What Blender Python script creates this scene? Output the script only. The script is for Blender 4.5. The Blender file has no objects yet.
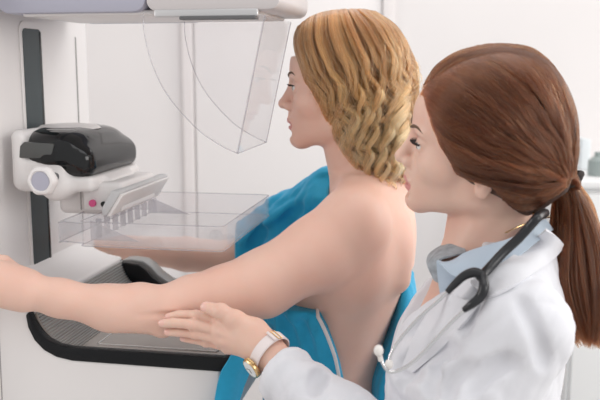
import bpy, bmesh, math, random
import numpy as np
import openvdb
from mathutils import Vector, Matrix
random.seed(4); rng = np.random.default_rng(7)
C = bpy.context.scene.collection
sc = bpy.context.scene

# ------------------------------------------------------------------ camera frame
FPX = 600 * 50 / 36; PITCH = math.radians(9); CAM = np.array([0, 0, 1.58])
def ray(x, y):
    dx = (x - 300) / FPX; dy = -(y - 200) / FPX
    return np.array([dx, math.cos(PITCH) + dy * math.sin(PITCH), -math.sin(PITCH) + dy * math.cos(PITCH)])
def P(x, y, Y):                                   # the point seen at a pixel, at distance Y into the room
    d = ray(x, y); return CAM + d * Y / d[1]
ANG = math.radians(10.5)
U = np.array([math.cos(ANG), -math.sin(ANG), 0]); V = np.array([math.sin(ANG), math.cos(ANG), 0])
O0 = np.array([-.118, 1.25, 0])                   # machine origin on the floor
def loc(w): w = np.array(w) - O0; return np.array([w @ U, w @ V, w[2]])
def wor(l): return O0 + U * l[0] + V * l[1] + np.array([0, 0, l[2]])
def hitv(x, y, v):                                # pixel -> machine (u, z) on the plane v
    d = ray(x, y); c = loc(CAM); dl = np.array([d @ U, d @ V, d[2]])
    p = c + dl * (v - c[1]) / dl[1]; return p[0], p[2]

# ------------------------------------------------------------------ materials
def mat(name, col, rough=.5, metal=0, sss=0, sssr=(.012, .005, .003), noise=0, nscale=40, bump=0, bscale=200, sheen=0, spec=.5, coat=0, var=None):
    m = bpy.data.materials.new(name); m.use_nodes = True
    nt = m.node_tree; b = nt.nodes['Principled BSDF']
    b.inputs['Base Color'].default_value = (*col, 1); b.inputs['Roughness'].default_value = rough
    b.inputs['Metallic'].default_value = metal; b.inputs['Specular IOR Level'].default_value = spec
    b.inputs['Coat Weight'].default_value = coat
    if sss:
        b.inputs['Subsurface Weight'].default_value = sss; b.inputs['Subsurface Radius'].default_value = sssr
        b.inputs['Subsurface Scale'].default_value = .3
    if sheen:
        b.inputs['Sheen Weight'].default_value = sheen
    tc = nt.nodes.new('ShaderNodeTexCoord')
    if noise:
        n = nt.nodes.new('ShaderNodeTexNoise'); n.inputs['Scale'].default_value = nscale; n.inputs['Detail'].default_value = 4
        nt.links.new(tc.outputs['Object'], n.inputs['Vector'])
        mx = nt.nodes.new('ShaderNodeMix'); mx.data_type = 'RGBA'
        v2 = var or tuple(min(1, c * (1 - noise)) for c in col)
        mx.inputs[6].default_value = (*col, 1); mx.inputs[7].default_value = (*v2, 1)
        mr = nt.nodes.new('ShaderNodeMapRange'); mr.inputs[1].default_value = .35; mr.inputs[2].default_value = .7
        nt.links.new(n.outputs['Fac'], mr.inputs[0]); nt.links.new(mr.outputs[0], mx.inputs[0]); nt.links.new(mx.outputs[2], b.inputs['Base Color'])
    if bump:
        n2 = nt.nodes.new('ShaderNodeTexNoise'); n2.inputs['Scale'].default_value = bscale; n2.inputs['Detail'].default_value = 3
        nt.links.new(tc.outputs['Object'], n2.inputs['Vector'])
        bp = nt.nodes.new('ShaderNodeBump'); bp.inputs['Strength'].default_value = bump; bp.inputs['Distance'].default_value = .002
        nt.links.new(n2.outputs['Fac'], bp.inputs['Height']); nt.links.new(bp.outputs[0], b.inputs['Normal'])
    return m
def clear(name, tint, haze, rough=.03, fres=1.12):
    m = bpy.data.materials.new(name); m.use_nodes = True; nt = m.node_tree; nt.nodes.clear()
    o = nt.nodes.new('ShaderNodeOutputMaterial'); t = nt.nodes.new('ShaderNodeBsdfTransparent'); t.inputs[0].default_value = (*tint, 1)
    d0 = nt.nodes.new('ShaderNodeBsdfDiffuse'); d0.inputs[0].default_value = (.95, .94, .95, 1); d1 = nt.nodes.new('ShaderNodeBsdfTranslucent'); d1.inputs[0].default_value = (.97, .96, .97, 1)
    d = nt.nodes.new('ShaderNodeMixShader'); nt.links.new(d0.outputs[0], d.inputs[1]); nt.links.new(d1.outputs[0], d.inputs[2])
    g = nt.nodes.new('ShaderNodeBsdfGlossy'); g.inputs['Roughness'].default_value = rough
    lw = nt.nodes.new('ShaderNodeLayerWeight'); f = nt.nodes.new('ShaderNodeMath'); f.operation = 'POWER'; f.inputs[1].default_value = 4.5
    nt.links.new(lw.outputs['Facing'], f.inputs[0]); f2 = nt.nodes.new('ShaderNodeMapRange'); f2.inputs[3].default_value = .03; f2.inputs[4].default_value = .3; nt.links.new(f.outputs[0], f2.inputs[0]); f = f2
    a = nt.nodes.new('ShaderNodeMixShader'); b = nt.nodes.new('ShaderNodeMixShader')
    a.inputs[0].default_value = haze
    nt.links.new(t.outputs[0], a.inputs[1]); nt.links.new(d.outputs[0], a.inputs[2])
    nt.links.new(f.outputs[0], b.inputs[0]); nt.links.new(a.outputs[0], b.inputs[1]); nt.links.new(g.outputs[0], b.inputs[2])
    nt.links.new(b.outputs[0], o.inputs[0]); return m
def hairmat(name, root, mid, tip, rough=.3, ior=1.45):
    m = bpy.data.materials.new(name); m.use_nodes = True; nt = m.node_tree; nt.nodes.clear()
    o = nt.nodes.new('ShaderNodeOutputMaterial'); h = nt.nodes.new('ShaderNodeBsdfHairPrincipled')
    h.parametrization = 'COLOR'
    hi = nt.nodes.new('ShaderNodeHairInfo'); r = nt.nodes.new('ShaderNodeValToRGB')
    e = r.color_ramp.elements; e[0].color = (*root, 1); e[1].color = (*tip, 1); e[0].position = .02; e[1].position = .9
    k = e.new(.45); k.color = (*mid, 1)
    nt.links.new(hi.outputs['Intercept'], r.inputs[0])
    hs = nt.nodes.new('ShaderNodeHueSaturation'); mr = nt.nodes.new('ShaderNodeMapRange')
    mr.inputs[3].default_value = .6; mr.inputs[4].default_value = 1.35
    at_ = nt.nodes.new('ShaderNodeAttribute'); at_.attribute_name = 'tone'; mu = nt.nodes.new('ShaderNodeMath'); mu.operation = 'MULTIPLY'
    mr.inputs[3].default_value = .75; mr.inputs[4].default_value = 1.25; nt.links.new(hi.outputs['Random'], mr.inputs[0]); nt.links.new(mr.outputs[0], mu.inputs[0]); nt.links.new(at_.outputs['Fac'], mu.inputs[1]); nt.links.new(mu.outputs[0], hs.inputs['Value']); nt.links.new(r.outputs[0], hs.inputs['Color'])
    nt.links.new(hs.outputs[0], h.inputs['Color'])
    h.inputs['Roughness'].default_value = rough; h.inputs['IOR'].default_value = ior; h.inputs['Radial Roughness'].default_value = .5
    nt.links.new(h.outputs[0], o.inputs[0]); return m

M = dict(
    wall=mat('wall_paint', (.73, .70, .697), .8, noise=.02, nscale=3),
    trimw=mat('trim_paint', (.70, .66, .655), .6), door=mat('door_paint', (.74, .71, .705), .6),
    floor=mat('vinyl_floor', (.62, .60, .58), .5, noise=.08, nscale=12), ceil=mat('ceiling_paint', (.85, .85, .85), .8),
    plastic=mat('white_plastic', (.80, .775, .77), .38, noise=.01, nscale=6),
    plastic2=mat('cool_white_plastic', (.43, .43, .515), .4),
    grey=mat('grey_plastic', (.52, .52, .53), .42), silver=mat('satin_metal', (.62, .62, .63), .35, .6),
    black=mat('black_gloss', (.008, .009, .010), .08, coat=.15, spec=.35), trim=mat('black_trim', (.006, .007, .009), .3, spec=.25, bump=.4, bscale=900),
    slot=mat('dark_slot', (.045, .062, .068), .4, spec=.3), seam=mat('seam_grey', (.30, .29, .28), .6), dkgrey=mat('dark_grey', (.12, .12, .125), .45),
    smoke=mat('smoked_cover', (.085, .088, .086), .15, coat=.2), detector=mat('detector_surface', (.36, .33, .30), .22, noise=.04, nscale=25),
    line=mat('white_line', (.85, .85, .85), .5), rib=mat('ribbed_grey', (.36, .36, .355), .35),
    pink=mat('pink_button', (.75, .10, .28), .4),
    plastic3=mat('mauve_white_plastic', (.60, .565, .565), .4), clearp=clear('clear_acrylic', (.985, .98, .985), .12), clears=clear('clear_shield', (.99, .987, .99), .035, fres=1.08),
    edge=clear('acrylic_edge', (.82, .82, .84), .22),
    skin=mat('skin_fair', (.80, .535, .44), .48, sss=.22, noise=.06, nscale=14, var=(.78, .485, .39), bump=.06, bscale=260, spec=.35),
    skin2=mat('skin_pale', (.76, .52, .42), .46, sss=.22, noise=.06, nscale=16, var=(.74, .46, .37), bump=.06, bscale=260, spec=.35),
    lips=mat('lips', (.60, .23, .20), .35, sss=.1), lips2=mat('lips_rose', (.64, .27, .25), .35, sss=.1),
    nail=mat('nail', (.80, .50, .43), .2, sss=.1),
    eyew=mat('eye_white', (.78, .75, .73), .2), iris=mat('iris_blue', (.12, .16, .18), .15), pupil=mat('pupil_black', (.01, .01, .01), .1),
    brow=mat('brow_brown', (.12, .065, .035), .7), lash=mat('lash_dark', (.02, .014, .012), .6),
    gown=mat('blue_gown', (.014, .40, .68), .75, noise=.08, nscale=60, bump=.25, bscale=700, sheen=.15),
    piping=mat('white_piping', (.78, .76, .77), .7),
    coat=mat('white_coat', (.70, .705, .745), .8, bump=.15, bscale=800, sheen=.1),
    shirt=mat('pale_blue_shirt', (.50, .59, .69), .8, bump=.2, bscale=900),
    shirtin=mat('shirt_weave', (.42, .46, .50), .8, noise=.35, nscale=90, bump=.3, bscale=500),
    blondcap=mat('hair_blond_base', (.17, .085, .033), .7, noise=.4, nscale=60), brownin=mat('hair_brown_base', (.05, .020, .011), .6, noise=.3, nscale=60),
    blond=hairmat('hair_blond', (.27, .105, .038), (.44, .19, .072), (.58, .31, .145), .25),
    brown=hairmat('hair_auburn', (.13, .042, .016), (.105, .033, .014), (.12, .040, .017), .25, 1.40),
    tie=mat('hair_tie', (.02, .012, .01), .8), rubber=mat('black_rubber', (.012, .013, .016), .33), chrome=mat('chrome', (.72, .72, .73), .18, 1),
    eartip=mat('ear_tip_white', (.80, .77, .74), .4), gold=mat('gold', (.75, .52, .26), .25, 1), dial=mat('watch_dial', (.80, .79, .77), .3),
    strap=mat('pink_white_strap', (.78, .70, .69), .6), trousers=mat('grey_trousers', (.16, .17, .2), .8), shoe=mat('white_shoe', (.7, .7, .7), .5),
    shoe2=mat('dark_shoe', (.04, .04, .045), .5), cab=mat('cabinet_white', (.80, .80, .80), .5), bottle=mat('green_grey_bottle', (.30, .35, .34), .4),
    boxb=mat('pale_blue_box', (.66, .70, .72), .5), brownstrap=mat('brown_band', (.05, .03, .025), .6),
)

# ------------------------------------------------------------------ object helpers
BASE = {}
def setp(o, **k):
    for a, b in k.items(): o[a] = b
    return o
def link(name, me, m, parent=None, base=None, smooth=True):
    o = bpy.data.objects.new(name, me); C.objects.link(o)
    for x in (m if isinstance(m, (list, tuple)) else [m]): me.materials.append(x)
    b = BASE.get(parent.name if parent else None, None) if base is None else base
    if parent is not None: o.parent = parent
    if b is not None:
        me.transform(Matrix.Translation([-x for x in b]))
        if parent is None: o.location = b
        BASE[o.name] = b
    if smooth: me.polygons.foreach_set('use_smooth', [True] * len(me.polygons))
    return o
def from_bm(name, bm, m, parent=None, base=None, smooth=True, angle=40):
    bmesh.ops.recalc_face_normals(bm, faces=bm.faces)
    me = bpy.data.meshes.new(name); bm.to_mesh(me); bm.free()
    if smooth:
        me.polygons.foreach_set('use_smooth', [True] * len(me.polygons))
        me.set_sharp_from_angle(angle=math.radians(angle))
    return link(name, me, m, parent, base, False)
def from_np(name, v, f, m, parent=None, base=None):
    me = bpy.data.meshes.new(name); nq = len(f)
    me.vertices.add(len(v)); me.vertices.foreach_set('co', np.asarray(v, np.float32).ravel())
    me.loops.add(nq * 4); me.polygons.add(nq)
    me.loops.foreach_set('vertex_index', np.asarray(f, np.int32).ravel())
    me.polygons.foreach_set('loop_start', np.arange(0, nq * 4, 4, dtype=np.int32))
    me.update(calc_edges=True); me.validate()
    return link(name, me, m, parent, base)
def empty(name, location, rz=0, **k):
    o = bpy.data.objects.new(name, None); C.objects.link(o); o.location = location; o.rotation_euler = (0, 0, rz); o.empty_display_size = .1
    BASE[o.name] = None if rz else location
    return setp(o, **k)
def bevel(bm, w, seg=3, edges=None, ang=30):
    es = edges or [e for e in bm.edges if len(e.link_faces) == 2 and e.calc_face_angle(0) > math.radians(ang)]
    if w: bmesh.ops.bevel(bm, geom=es, offset=w, segments=seg, profile=.5, affect='EDGES', clamp_overlap=True)
def rbox(x0, x1, y0, y1, z0, z1, w=.004, seg=3, bm=None):
    b = bmesh.new(); bmesh.ops.create_cube(b, size=1)
    for v in b.verts: v.co = Vector((x0 + (v.co.x + .5) * (x1 - x0), y0 + (v.co.y + .5) * (y1 - y0), z0 + (v.co.z + .5) * (z1 - z0)))
    bevel(b, w, seg)
    if bm is None: return b
    me = bpy.data.meshes.new('t'); b.to_mesh(me); b.free(); bm.from_mesh(me); bpy.data.meshes.remove(me); return bm
def prism(prof, v0, v1, w=0, seg=3, ang=30):      # (u, z) outline extruded along v
    b = bmesh.new(); a = [b.verts.new((u, v0, z)) for u, z in prof]; f = b.faces.new(a)
    r = bmesh.ops.extrude_face_region(b, geom=[f])
    for x in r['geom']:
        if isinstance(x, bmesh.types.BMVert): x.co.y = v1
    bmesh.ops.recalc_face_normals(b, faces=b.faces)
    bevel(b, w, seg, ang=ang); return b
def join(bm, other):
    me = bpy.data.meshes.new('t'); other.to_mesh(me); other.free(); bm.from_mesh(me); bpy.data.meshes.remove(me); return bm
def lathe(prof, axis='y', n=32, c=(0, 0, 0), hexa=0):  # prof: (radius, along)
    b = bmesh.new(); rings = []
    for r, t in prof:
        ring = []
        for i in range(n):
            a = 2 * math.pi * i / n; rr = r * (1 + hexa * math.cos(6 * a))
            p = (rr * math.cos(a), t, rr * math.sin(a)) if axis == 'y' else (rr * math.cos(a), rr * math.sin(a), t)
            ring.append(b.verts.new(Vector(p) + Vector(c)))
        rings.append(ring)
    for q, s in zip(rings, rings[1:]):
        for i in range(n): b.faces.new((q[i], q[(i + 1) % n], s[(i + 1) % n], s[i]))
    b.faces.new(rings[0]); b.faces.new(rings[-1]); return b
def spline(pts, n):
    p = np.asarray(pts, float); k = len(p)
    if k == 2: return p[0] + (p[1] - p[0]) * np.linspace(0, 1, n)[:, None]
    e = np.vstack([2 * p[0] - p[1], p, 2 * p[-1] - p[-2]]); t = np.linspace(0, k - 1, n); i = np.minimum(t.astype(int), k - 2); f = (t - i)[:, None]
    a, b, c, d = e[i], e[i + 1], e[i + 2], e[i + 3]
    return .5 * (2 * b + (c - a) * f + (2 * a - 5 * b + 4 * c - d) * f ** 2 + (3 * b - a - 3 * c + d) * f ** 3)
def tube(pts, r, n=40, sides=10, flat=1., up=None, bm=None, closed=False):
    p = np.array(pts, float) if n == 0 else spline(pts, n); n = len(p); rs = np.interp(np.linspace(0, 1, n), np.linspace(0, 1, len(np.atleast_1d(r))), np.atleast_1d(r)) if np.ndim(r) else np.full(n, r)
    b = bm or bmesh.new(); rings = []
    nrm = np.array(up if up is not None else (0.13, .2, .97), float)
    for i in range(n):
        t = p[min(i + 1, n - 1)] - p[max(i - 1, 0)]; t /= np.linalg.norm(t) + 1e-9
        nrm = nrm - t * (nrm @ t); nrm /= np.linalg.norm(nrm) + 1e-9; bi = np.cross(t, nrm)
        rings.append([b.verts.new(p[i] + rs[i] * (math.cos(a) * nrm * flat + math.sin(a) * bi)) for a in np.linspace(0, 2 * math.pi, sides, endpoint=False)])
    for q, s in zip(rings, rings[1:]):
        for i in range(sides): b.faces.new((q[i], q[(i + 1) % sides], s[(i + 1) % sides], s[i]))
    b.faces.new(rings[0][::-1]); b.faces.new(rings[-1]); return b
def sheet(rows, nu, nv, thick, wob=0, seed=0):    # smooth cloth through rows of control points
    rows = [spline(r, nu) for r in rows]; A = np.array(rows)
    G = np.array([spline(A[:, j], nv) for j in range(nu)])           # nu, nv, 3
    du = np.gradient(G, axis=0); dv = np.gradient(G, axis=1); N = np.cross(du, dv); N /= np.linalg.norm(N, axis=2, keepdims=True) + 1e-9
    if wob: G = G + N * (wob * fold(G, seed))[..., None]
    b = bmesh.new(); top = [[b.verts.new(G[i, j] + N[i, j] * thick / 2) for j in range(nv)] for i in range(nu)]
    bot = [[b.verts.new(G[i, j] - N[i, j] * thick / 2) for j in range(nv)] for i in range(nu)]
    for i in range(nu - 1):
        for j in range(nv - 1):
            b.faces.new((top[i][j], top[i + 1][j], top[i + 1][j + 1], top[i][j + 1])); b.faces.new((bot[i][j], bot[i][j + 1], bot[i + 1][j + 1], bot[i + 1][j]))
    for i in range(nu - 1):
        b.faces.new((top[i][0], bot[i][0], bot[i + 1][0], top[i + 1][0])); b.faces.new((top[i][-1], top[i + 1][-1], bot[i + 1][-1], bot[i][-1]))
    for j in range(nv - 1):
        b.faces.new((top[0][j], top[0][j + 1], bot[0][j + 1], bot[0][j])); b.faces.new((top[-1][j], bot[-1][j], bot[-1][j + 1], top[-1][j + 1]))
    return b
def fold(p, seed=0, freq=28.):                    # soft cloth creases, about -1..1
    r = np.random.default_rng(seed); p = np.asarray(p); out = np.zeros(p.shape[:-1], np.float32)
    w = p + .02 * np.sin(p[..., [1, 2, 0]] * 23 + seed) + .012 * np.sin(p[..., [2, 0, 1]] * 41 + seed)
    for i in range(4):
        k = r.normal(size=3); k /= np.linalg.norm(k); s = np.sin((w @ k) * freq * (1 + .5 * i) * 1.2 + r.uniform(0, 6))
        out += (1 - np.abs(s)) ** 2 / (1 + .4 * i) * 1.2 - .35
    return out * .5

# ------------------------------------------------------------------ distance fields for bodies and cloth
class Field:
    def __init__(s, lo, hi, vox, big=.05):
        s.lo = np.array(lo, np.float32); s.vox = vox; s.n = np.ceil((np.array(hi) - s.lo) / vox).astype(int) + 1
        s.a = np.full(s.n, big, np.float32); s.big = big
        s.ax = [(s.lo[i] + vox * np.arange(s.n[i])).astype(np.float32) for i in range(3)]
    def win(s, lo, hi):
        i0 = np.clip(np.floor((np.array(lo) - s.lo) / s.vox).astype(int), 0, s.n); i1 = np.clip(np.ceil((np.array(hi) - s.lo) / s.vox).astype(int) + 1, 0, s.n)
        if (i1 <= i0).any(): return None
        sl = tuple(slice(a, b) for a, b in zip(i0, i1))
        return sl, s.ax[0][sl[0]][:, None, None], s.ax[1][sl[1]][None, :, None], s.ax[2][sl[2]][None, None, :]
    def put(s, sl, d, k, sub):
        a = s.a[sl]
        if sub: a = -a
        if k > 0:
            h = np.maximum(k - np.abs(a - d), 0) / k; r = np.minimum(a, d) - h * h * k * .25
        else: r = np.minimum(a, d)
        s.a[sl] = -r if sub else r
    def cone(s, a, b, ra, rb, k=.01, sub=False):
        a = np.array(a, float); b = np.array(b, float); m = max(ra, rb) + k + 2 * s.vox + (0 if sub else .012)
        w = s.win(np.minimum(a, b) - m, np.maximum(a, b) + m)
        if w is None: return s
        sl, x, y, z = w; ab = b - a; L2 = ab @ ab + 1e-12
        t = np.clip(((x - a[0]) * ab[0] + (y - a[1]) * ab[1] + (z - a[2]) * ab[2]) / L2, 0, 1)
        d = np.sqrt((x - a[0] - t * ab[0]) ** 2 + (y - a[1] - t * ab[1]) ** 2 + (z - a[2] - t * ab[2]) ** 2) - (ra + t * (rb - ra))
        s.put(sl, d.astype(np.float32), k, sub); return s
    def chain(s, pts, rs, k=.01, n=0):
        if n:
            pts = spline(pts, n); rs = np.interp(np.linspace(0, 1, n), np.linspace(0, 1, len(rs)), rs)
        for i in range(len(pts) - 1): s.cone(pts[i], pts[i + 1], rs[i], rs[i + 1], k if i == 0 or not n else k)
        return s
    def ell(s, c, r, R=None, k=.01, sub=False):
        c = np.array(c, float); r = np.array(r, float); R = np.eye(3) if R is None else np.array(R)   # rows of R: local axes
        m = np.sqrt(((R * r[:, None]) ** 2).sum(0)) + k + .012
        w = s.win(c - m, c + m)
        if w is None: return s
        sl, x, y, z = w; q = [(x - c[0]) * R[i, 0] + (y - c[1]) * R[i, 1] + (z - c[2]) * R[i, 2] for i in range(3)]
        k0 = np.sqrt(sum((q[i] / r[i]) ** 2 for i in range(3))); k1 = np.sqrt(sum((q[i] / r[i] ** 2) ** 2 for i in range(3))) + 1e-6
        s.put(sl, (k0 * (k0 - 1) / k1).astype(np.float32), k, sub); return s
    def loft(s, org, F, L, tab, k=.02, pw=2.):    # tab rows: z, centre f, centre l, radius f, radius l
        tab = np.array(tab, float); z0, z1 = tab[0, 0], tab[-1, 0]
        w = s.win((s.lo[0], s.lo[1], z0 - .03), (1e3, 1e3, z1 + .03))
        if w is None: return s
        sl, x, y, z = w; zz = s.ax[2][sl[2]]
        zi = np.linspace(z0, z1, 200); sm = spline(tab, 400); o = np.argsort(sm[:, 0]); g = [np.interp(zz, sm[o, 0], sm[o, i])[None, None, :].astype(np.float32) for i in range(1, 5)]
        f = (x - org[0]) * F[0] + (y - org[1]) * F[1] - g[0]; l = (x - org[0]) * L[0] + (y - org[1]) * L[1] - g[1]
        q = (np.abs(f / g[2]) ** pw + np.abs(l / g[3]) ** pw) ** (1 / pw)
        gr = np.sqrt((f / g[2] ** 2) ** 2 + (l / g[3] ** 2) ** 2) / np.maximum(q, 1e-3) + 1e-3
        d = np.minimum((q - 1) / gr, (q - 1) * np.maximum(g[2], g[3]) + .0)
        d = np.where(q > 1, np.minimum(d, s.big * 1.2), d)
        d = np.maximum(d, np.maximum(z0 - zz, zz - z1)[None, None, :])
        s.put(sl, d.astype(np.float32), k, False); return s
    def warp(s, fn, band=.03):                    # add a displacement near the surface
        idx = np.argwhere(np.abs(s.a) < band); p = s.lo + idx * s.vox
        s.a[tuple(idx.T)] += fn(p).astype(np.float32); return s
    def cut(s, fn, k=.004):                       # keep where fn(points) < 0
        idx = np.argwhere(s.a < s.big * .99); p = s.lo + idx * s.vox; d = fn(p).astype(np.float32); a = s.a[tuple(idx.T)]
        h = np.maximum(k - np.abs(a - d), 0) / k; s.a[tuple(idx.T)] = np.maximum(a, d) + h * h * k * .25; return s
    def sample(s, p):
        i = np.clip(((np.asarray(p) - s.lo) / s.vox), 0, s.n - 1.001); j = i.astype(int); f = i - j; r = 0
        for dx in (0, 1):
            for dy in (0, 1):
                for dz in (0, 1):
                    r = r + np.where(dx, f[..., 0], 1 - f[..., 0]) * np.where(dy, f[..., 1], 1 - f[..., 1]) * np.where(dz, f[..., 2], 1 - f[..., 2]) * s.a[j[..., 0] + dx, j[..., 1] + dy, j[..., 2] + dz]
        return r
    def polys(s, smooth=1):
        a = s.a
        for ax in (0, 1, 2): # close the box
            sl = [slice(None)] * 3; sl[ax] = 0; a[tuple(sl)] = np.maximum(a[tuple(sl)], s.vox); sl[ax] = -1; a[tuple(sl)] = np.maximum(a[tuple(sl)], s.vox)
        g = openvdb.FloatGrid(s.big); g.copyFromArray(np.ascontiguousarray(a)); v, q = g.convertToQuads(0.0)
        return v * s.vox + s.lo, q[:, ::-1]

class Frame:                                      # local axes: forward, toward the person's left, up
    def __init__(s, o, f, up=(0, 0, 1), roll=0):
        s.o = np.array(o, float); f = np.array(f, float); s.F = f / np.linalg.norm(f)
        L = np.cross(np.array(up, float), s.F); L /= np.linalg.norm(L); Z = np.cross(s.F, L)
        c, n = math.cos(roll), math.sin(roll); s.L = L * c - Z * n; s.Z = Z * c + L * n
        s.R = np.array([s.F, s.L, s.Z])
    def __call__(s, f, l, z): return s.o + s.F * f + s.L * l + s.Z * z
    def inv(s, p): return (np.asarray(p) - s.o) @ s.R.T

def head(S, H, nose=1.):
    e = lambda c, r, k=.012, sub=False: S.ell(H(*c), r, H.R, k, sub)
    c = lambda a, b, ra, rb, k=.01, sub=False: S.cone(H(*a), H(*b), ra, rb, k, sub)
    e((-.004, 0, .052), (.092, .074, .080)); e((.034, 0, .050), (.058, .062, .062), .02)
    e((.040, 0, -.010), (.050, .057, .062), .02)
    for y in (-1, 1):
        e((.052, y * .040, -.004), (.030, .022, .022), .02)
        c((.006, y * .047, -.038), (.074, y * .013, -.067), .016, .014, .025)
        c((.004, y * .052, .0), (.006, y * .047, -.04), .016, .017, .02)
        e((.079, y * .021, .037), (.013, .024, .009), .012)
    e((.030, 0, -.042), (.044, .042, .028), .02); e((.066, 0, -.038), (.027, .031, .032), .018)
    e((.0785, 0, -.0705), (.0142, .017, .0115), .016)
    for y in (-1, 1): e((.095, y * .031, .021), (.016, .017, .0115), k=.012, sub=True)
    c((.086, 0, .030), (.1055, 0, -.007), .0062, .0082, .010)
    e((.1055, 0, -.0085), (.0092 * nose, .0085, .0078), .006)
    for y in (-1, 1):
        e((.095, y * .0115, -.0125), (.0095, .0065, .0075), .006)
        e((.100, y * .0065, -.0195), (.005, .0028, .003), .002, True)
    c((.091, 0, -.020), (.0925, 0, -.034), .006, .007, .006)
    e((.0915, 0, -.0375), (.0085, .019, .0058), .005); e((.0895, 0, -.0505), (.0088, .0165, .0062), .005)
    e((.1005, 0, -.0442), (.008, .024, .0013), .003, True)
    e((.1005, 0, -.0595), (.0115, .02, .0055), .007, True)
    for y in (-1, 1):                             # lids and ears
        e((.0765, y * .031, .0205), (.0132, .0135, .0128), .004)
        e((.0885, y * .033, .0200), (.0085, .0125, .0042), .002, True)
        e((-.004, y * .0755, .004), (.019, .008, .026), .006); e((.0, y * .0765, -.022), (.009, .006, .011), .006)
        e((.001, y * .083, .005), (.0105, .006, .0155), .003, True); e((.006, y * .083, -.008), (.006, .006, .008), .003, True)
def eye(H, y, parent):
    b = bmesh.new(); bmesh.ops.create_uvsphere(b, u_segments=24, v_segments=16, radius=.0122)
    o = H(.0763, y * .031, .0203)
    for v in b.verts: v.co = Vector(o + H.R.T @ np.array(v.co[:]))
    for f in b.faces:
        q = H.inv(np.array(f.calc_center_median()[:])) - np.array((.0763, y * .031, .0203)); ang = math.atan2(math.hypot(q[1], q[2]), q[0])
        f.material_index = 2 if ang < .2 else (1 if ang < .5 else 0)
    return from_bm('eye', b, [M['eyew'], M['iris'], M['pupil']], parent)
def brow_lash(H, parent, S):
    def skinpt(l, z):
        fs = np.linspace(.13, .02, 200); q = np.array([H(f, l, z) for f in fs]); k = int(np.argmax(S.sample(q) < 0)); return q[k]
    for y in (-1, 1):
        b = bmesh.new(); tube([skinpt(y * l, z) for l, z in ((.009, .0375), (.015, .040), (.022, .0425), (.030, .0445), (.038, .0445), (.046, .0405))], [.0014, .0024, .0026, .0022, .0016, .0005], 24, 8, 1, H.F, b)
        from_bm('eyebrow', b, M['brow'], parent)
        b = bmesh.new()
        for a in np.linspace(-.9, 1.0, 22):       # lashes along the lid edge
            s = H(.0763 + .0132 * math.cos(a) * .99, y * (.031 + .0132 * math.sin(a)), .0235)
            d = H.F * math.cos(a) + H.L * y * math.sin(a)
            tube([s, s + d * .004 - H.Z * .0008, s + d * .0075 + H.Z * .002], [.0006, .0005, .0002], 5, 4, 1, None, b)
        from_bm('eyelashes', b, M['lash'], parent)
def hand(S, w, fd, nd, curl=.5, k=.006, size=1., thumb=1):   # wrist, finger direction, back-of-hand normal
    w = np.array(w, float); fd = np.array(fd, float); fd /= np.linalg.norm(fd); nd = np.array(nd, float); nd -= fd * (nd @ fd); nd /= np.linalg.norm(nd)
    sd = np.cross(fd, nd) * thumb                 # towards the thumb
    g = lambda a, b, c: w + size * (fd * a + sd * b + nd * c)
    for b in (.024, .008, -.009, -.024): S.cone(g(.0, b * .55, 0), g(.075 - abs(b - .006) * .25, b, .002), .017 * size, .0115 * size, .012)
    for b, ln in ((.025, .068), (.008, .078), (-.009, .072), (-.025, .056)):
        p = g(.078 - abs(b - .006) * .3, b, .002); an = -.15
        for sg, fr in enumerate((.45, .31, .24)):
            an += curl * (.7, 1.1, .8)[sg]; q = p + size * ln * fr * (fd * math.cos(an) - nd * math.sin(an))
            S.cone(p, q, (.0093, .0085, .0078)[sg] * size, (.0085, .0078, .0066)[sg] * size, .003); p = q
    p0 = g(.012, .018, -.008); p1 = g(.045, .042, -.016); p2 = g(.072, .048, -.024); p3 = g(.094, .046, -.032)
    S.cone(p0, p1, .017 * size, .0125 * size, .01); S.cone(p1, p2, .0115 * size, .010 * size, .004); S.cone(p2, p3, .010 * size, .0078 * size, .003)
def regions(o, tests):                            # tests: (material index, function(world centres)->mask)
    me = o.data; n = len(me.polygons); c = np.empty(n * 3, np.float32); me.polygons.foreach_get('center', c); c = c.reshape(-1, 3) + np.array(o.location)
    mi = np.zeros(n, np.int32)
    for i, fn in tests: mi[fn(c)] = i
    me.polygons.foreach_set('material_index', mi)

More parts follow.
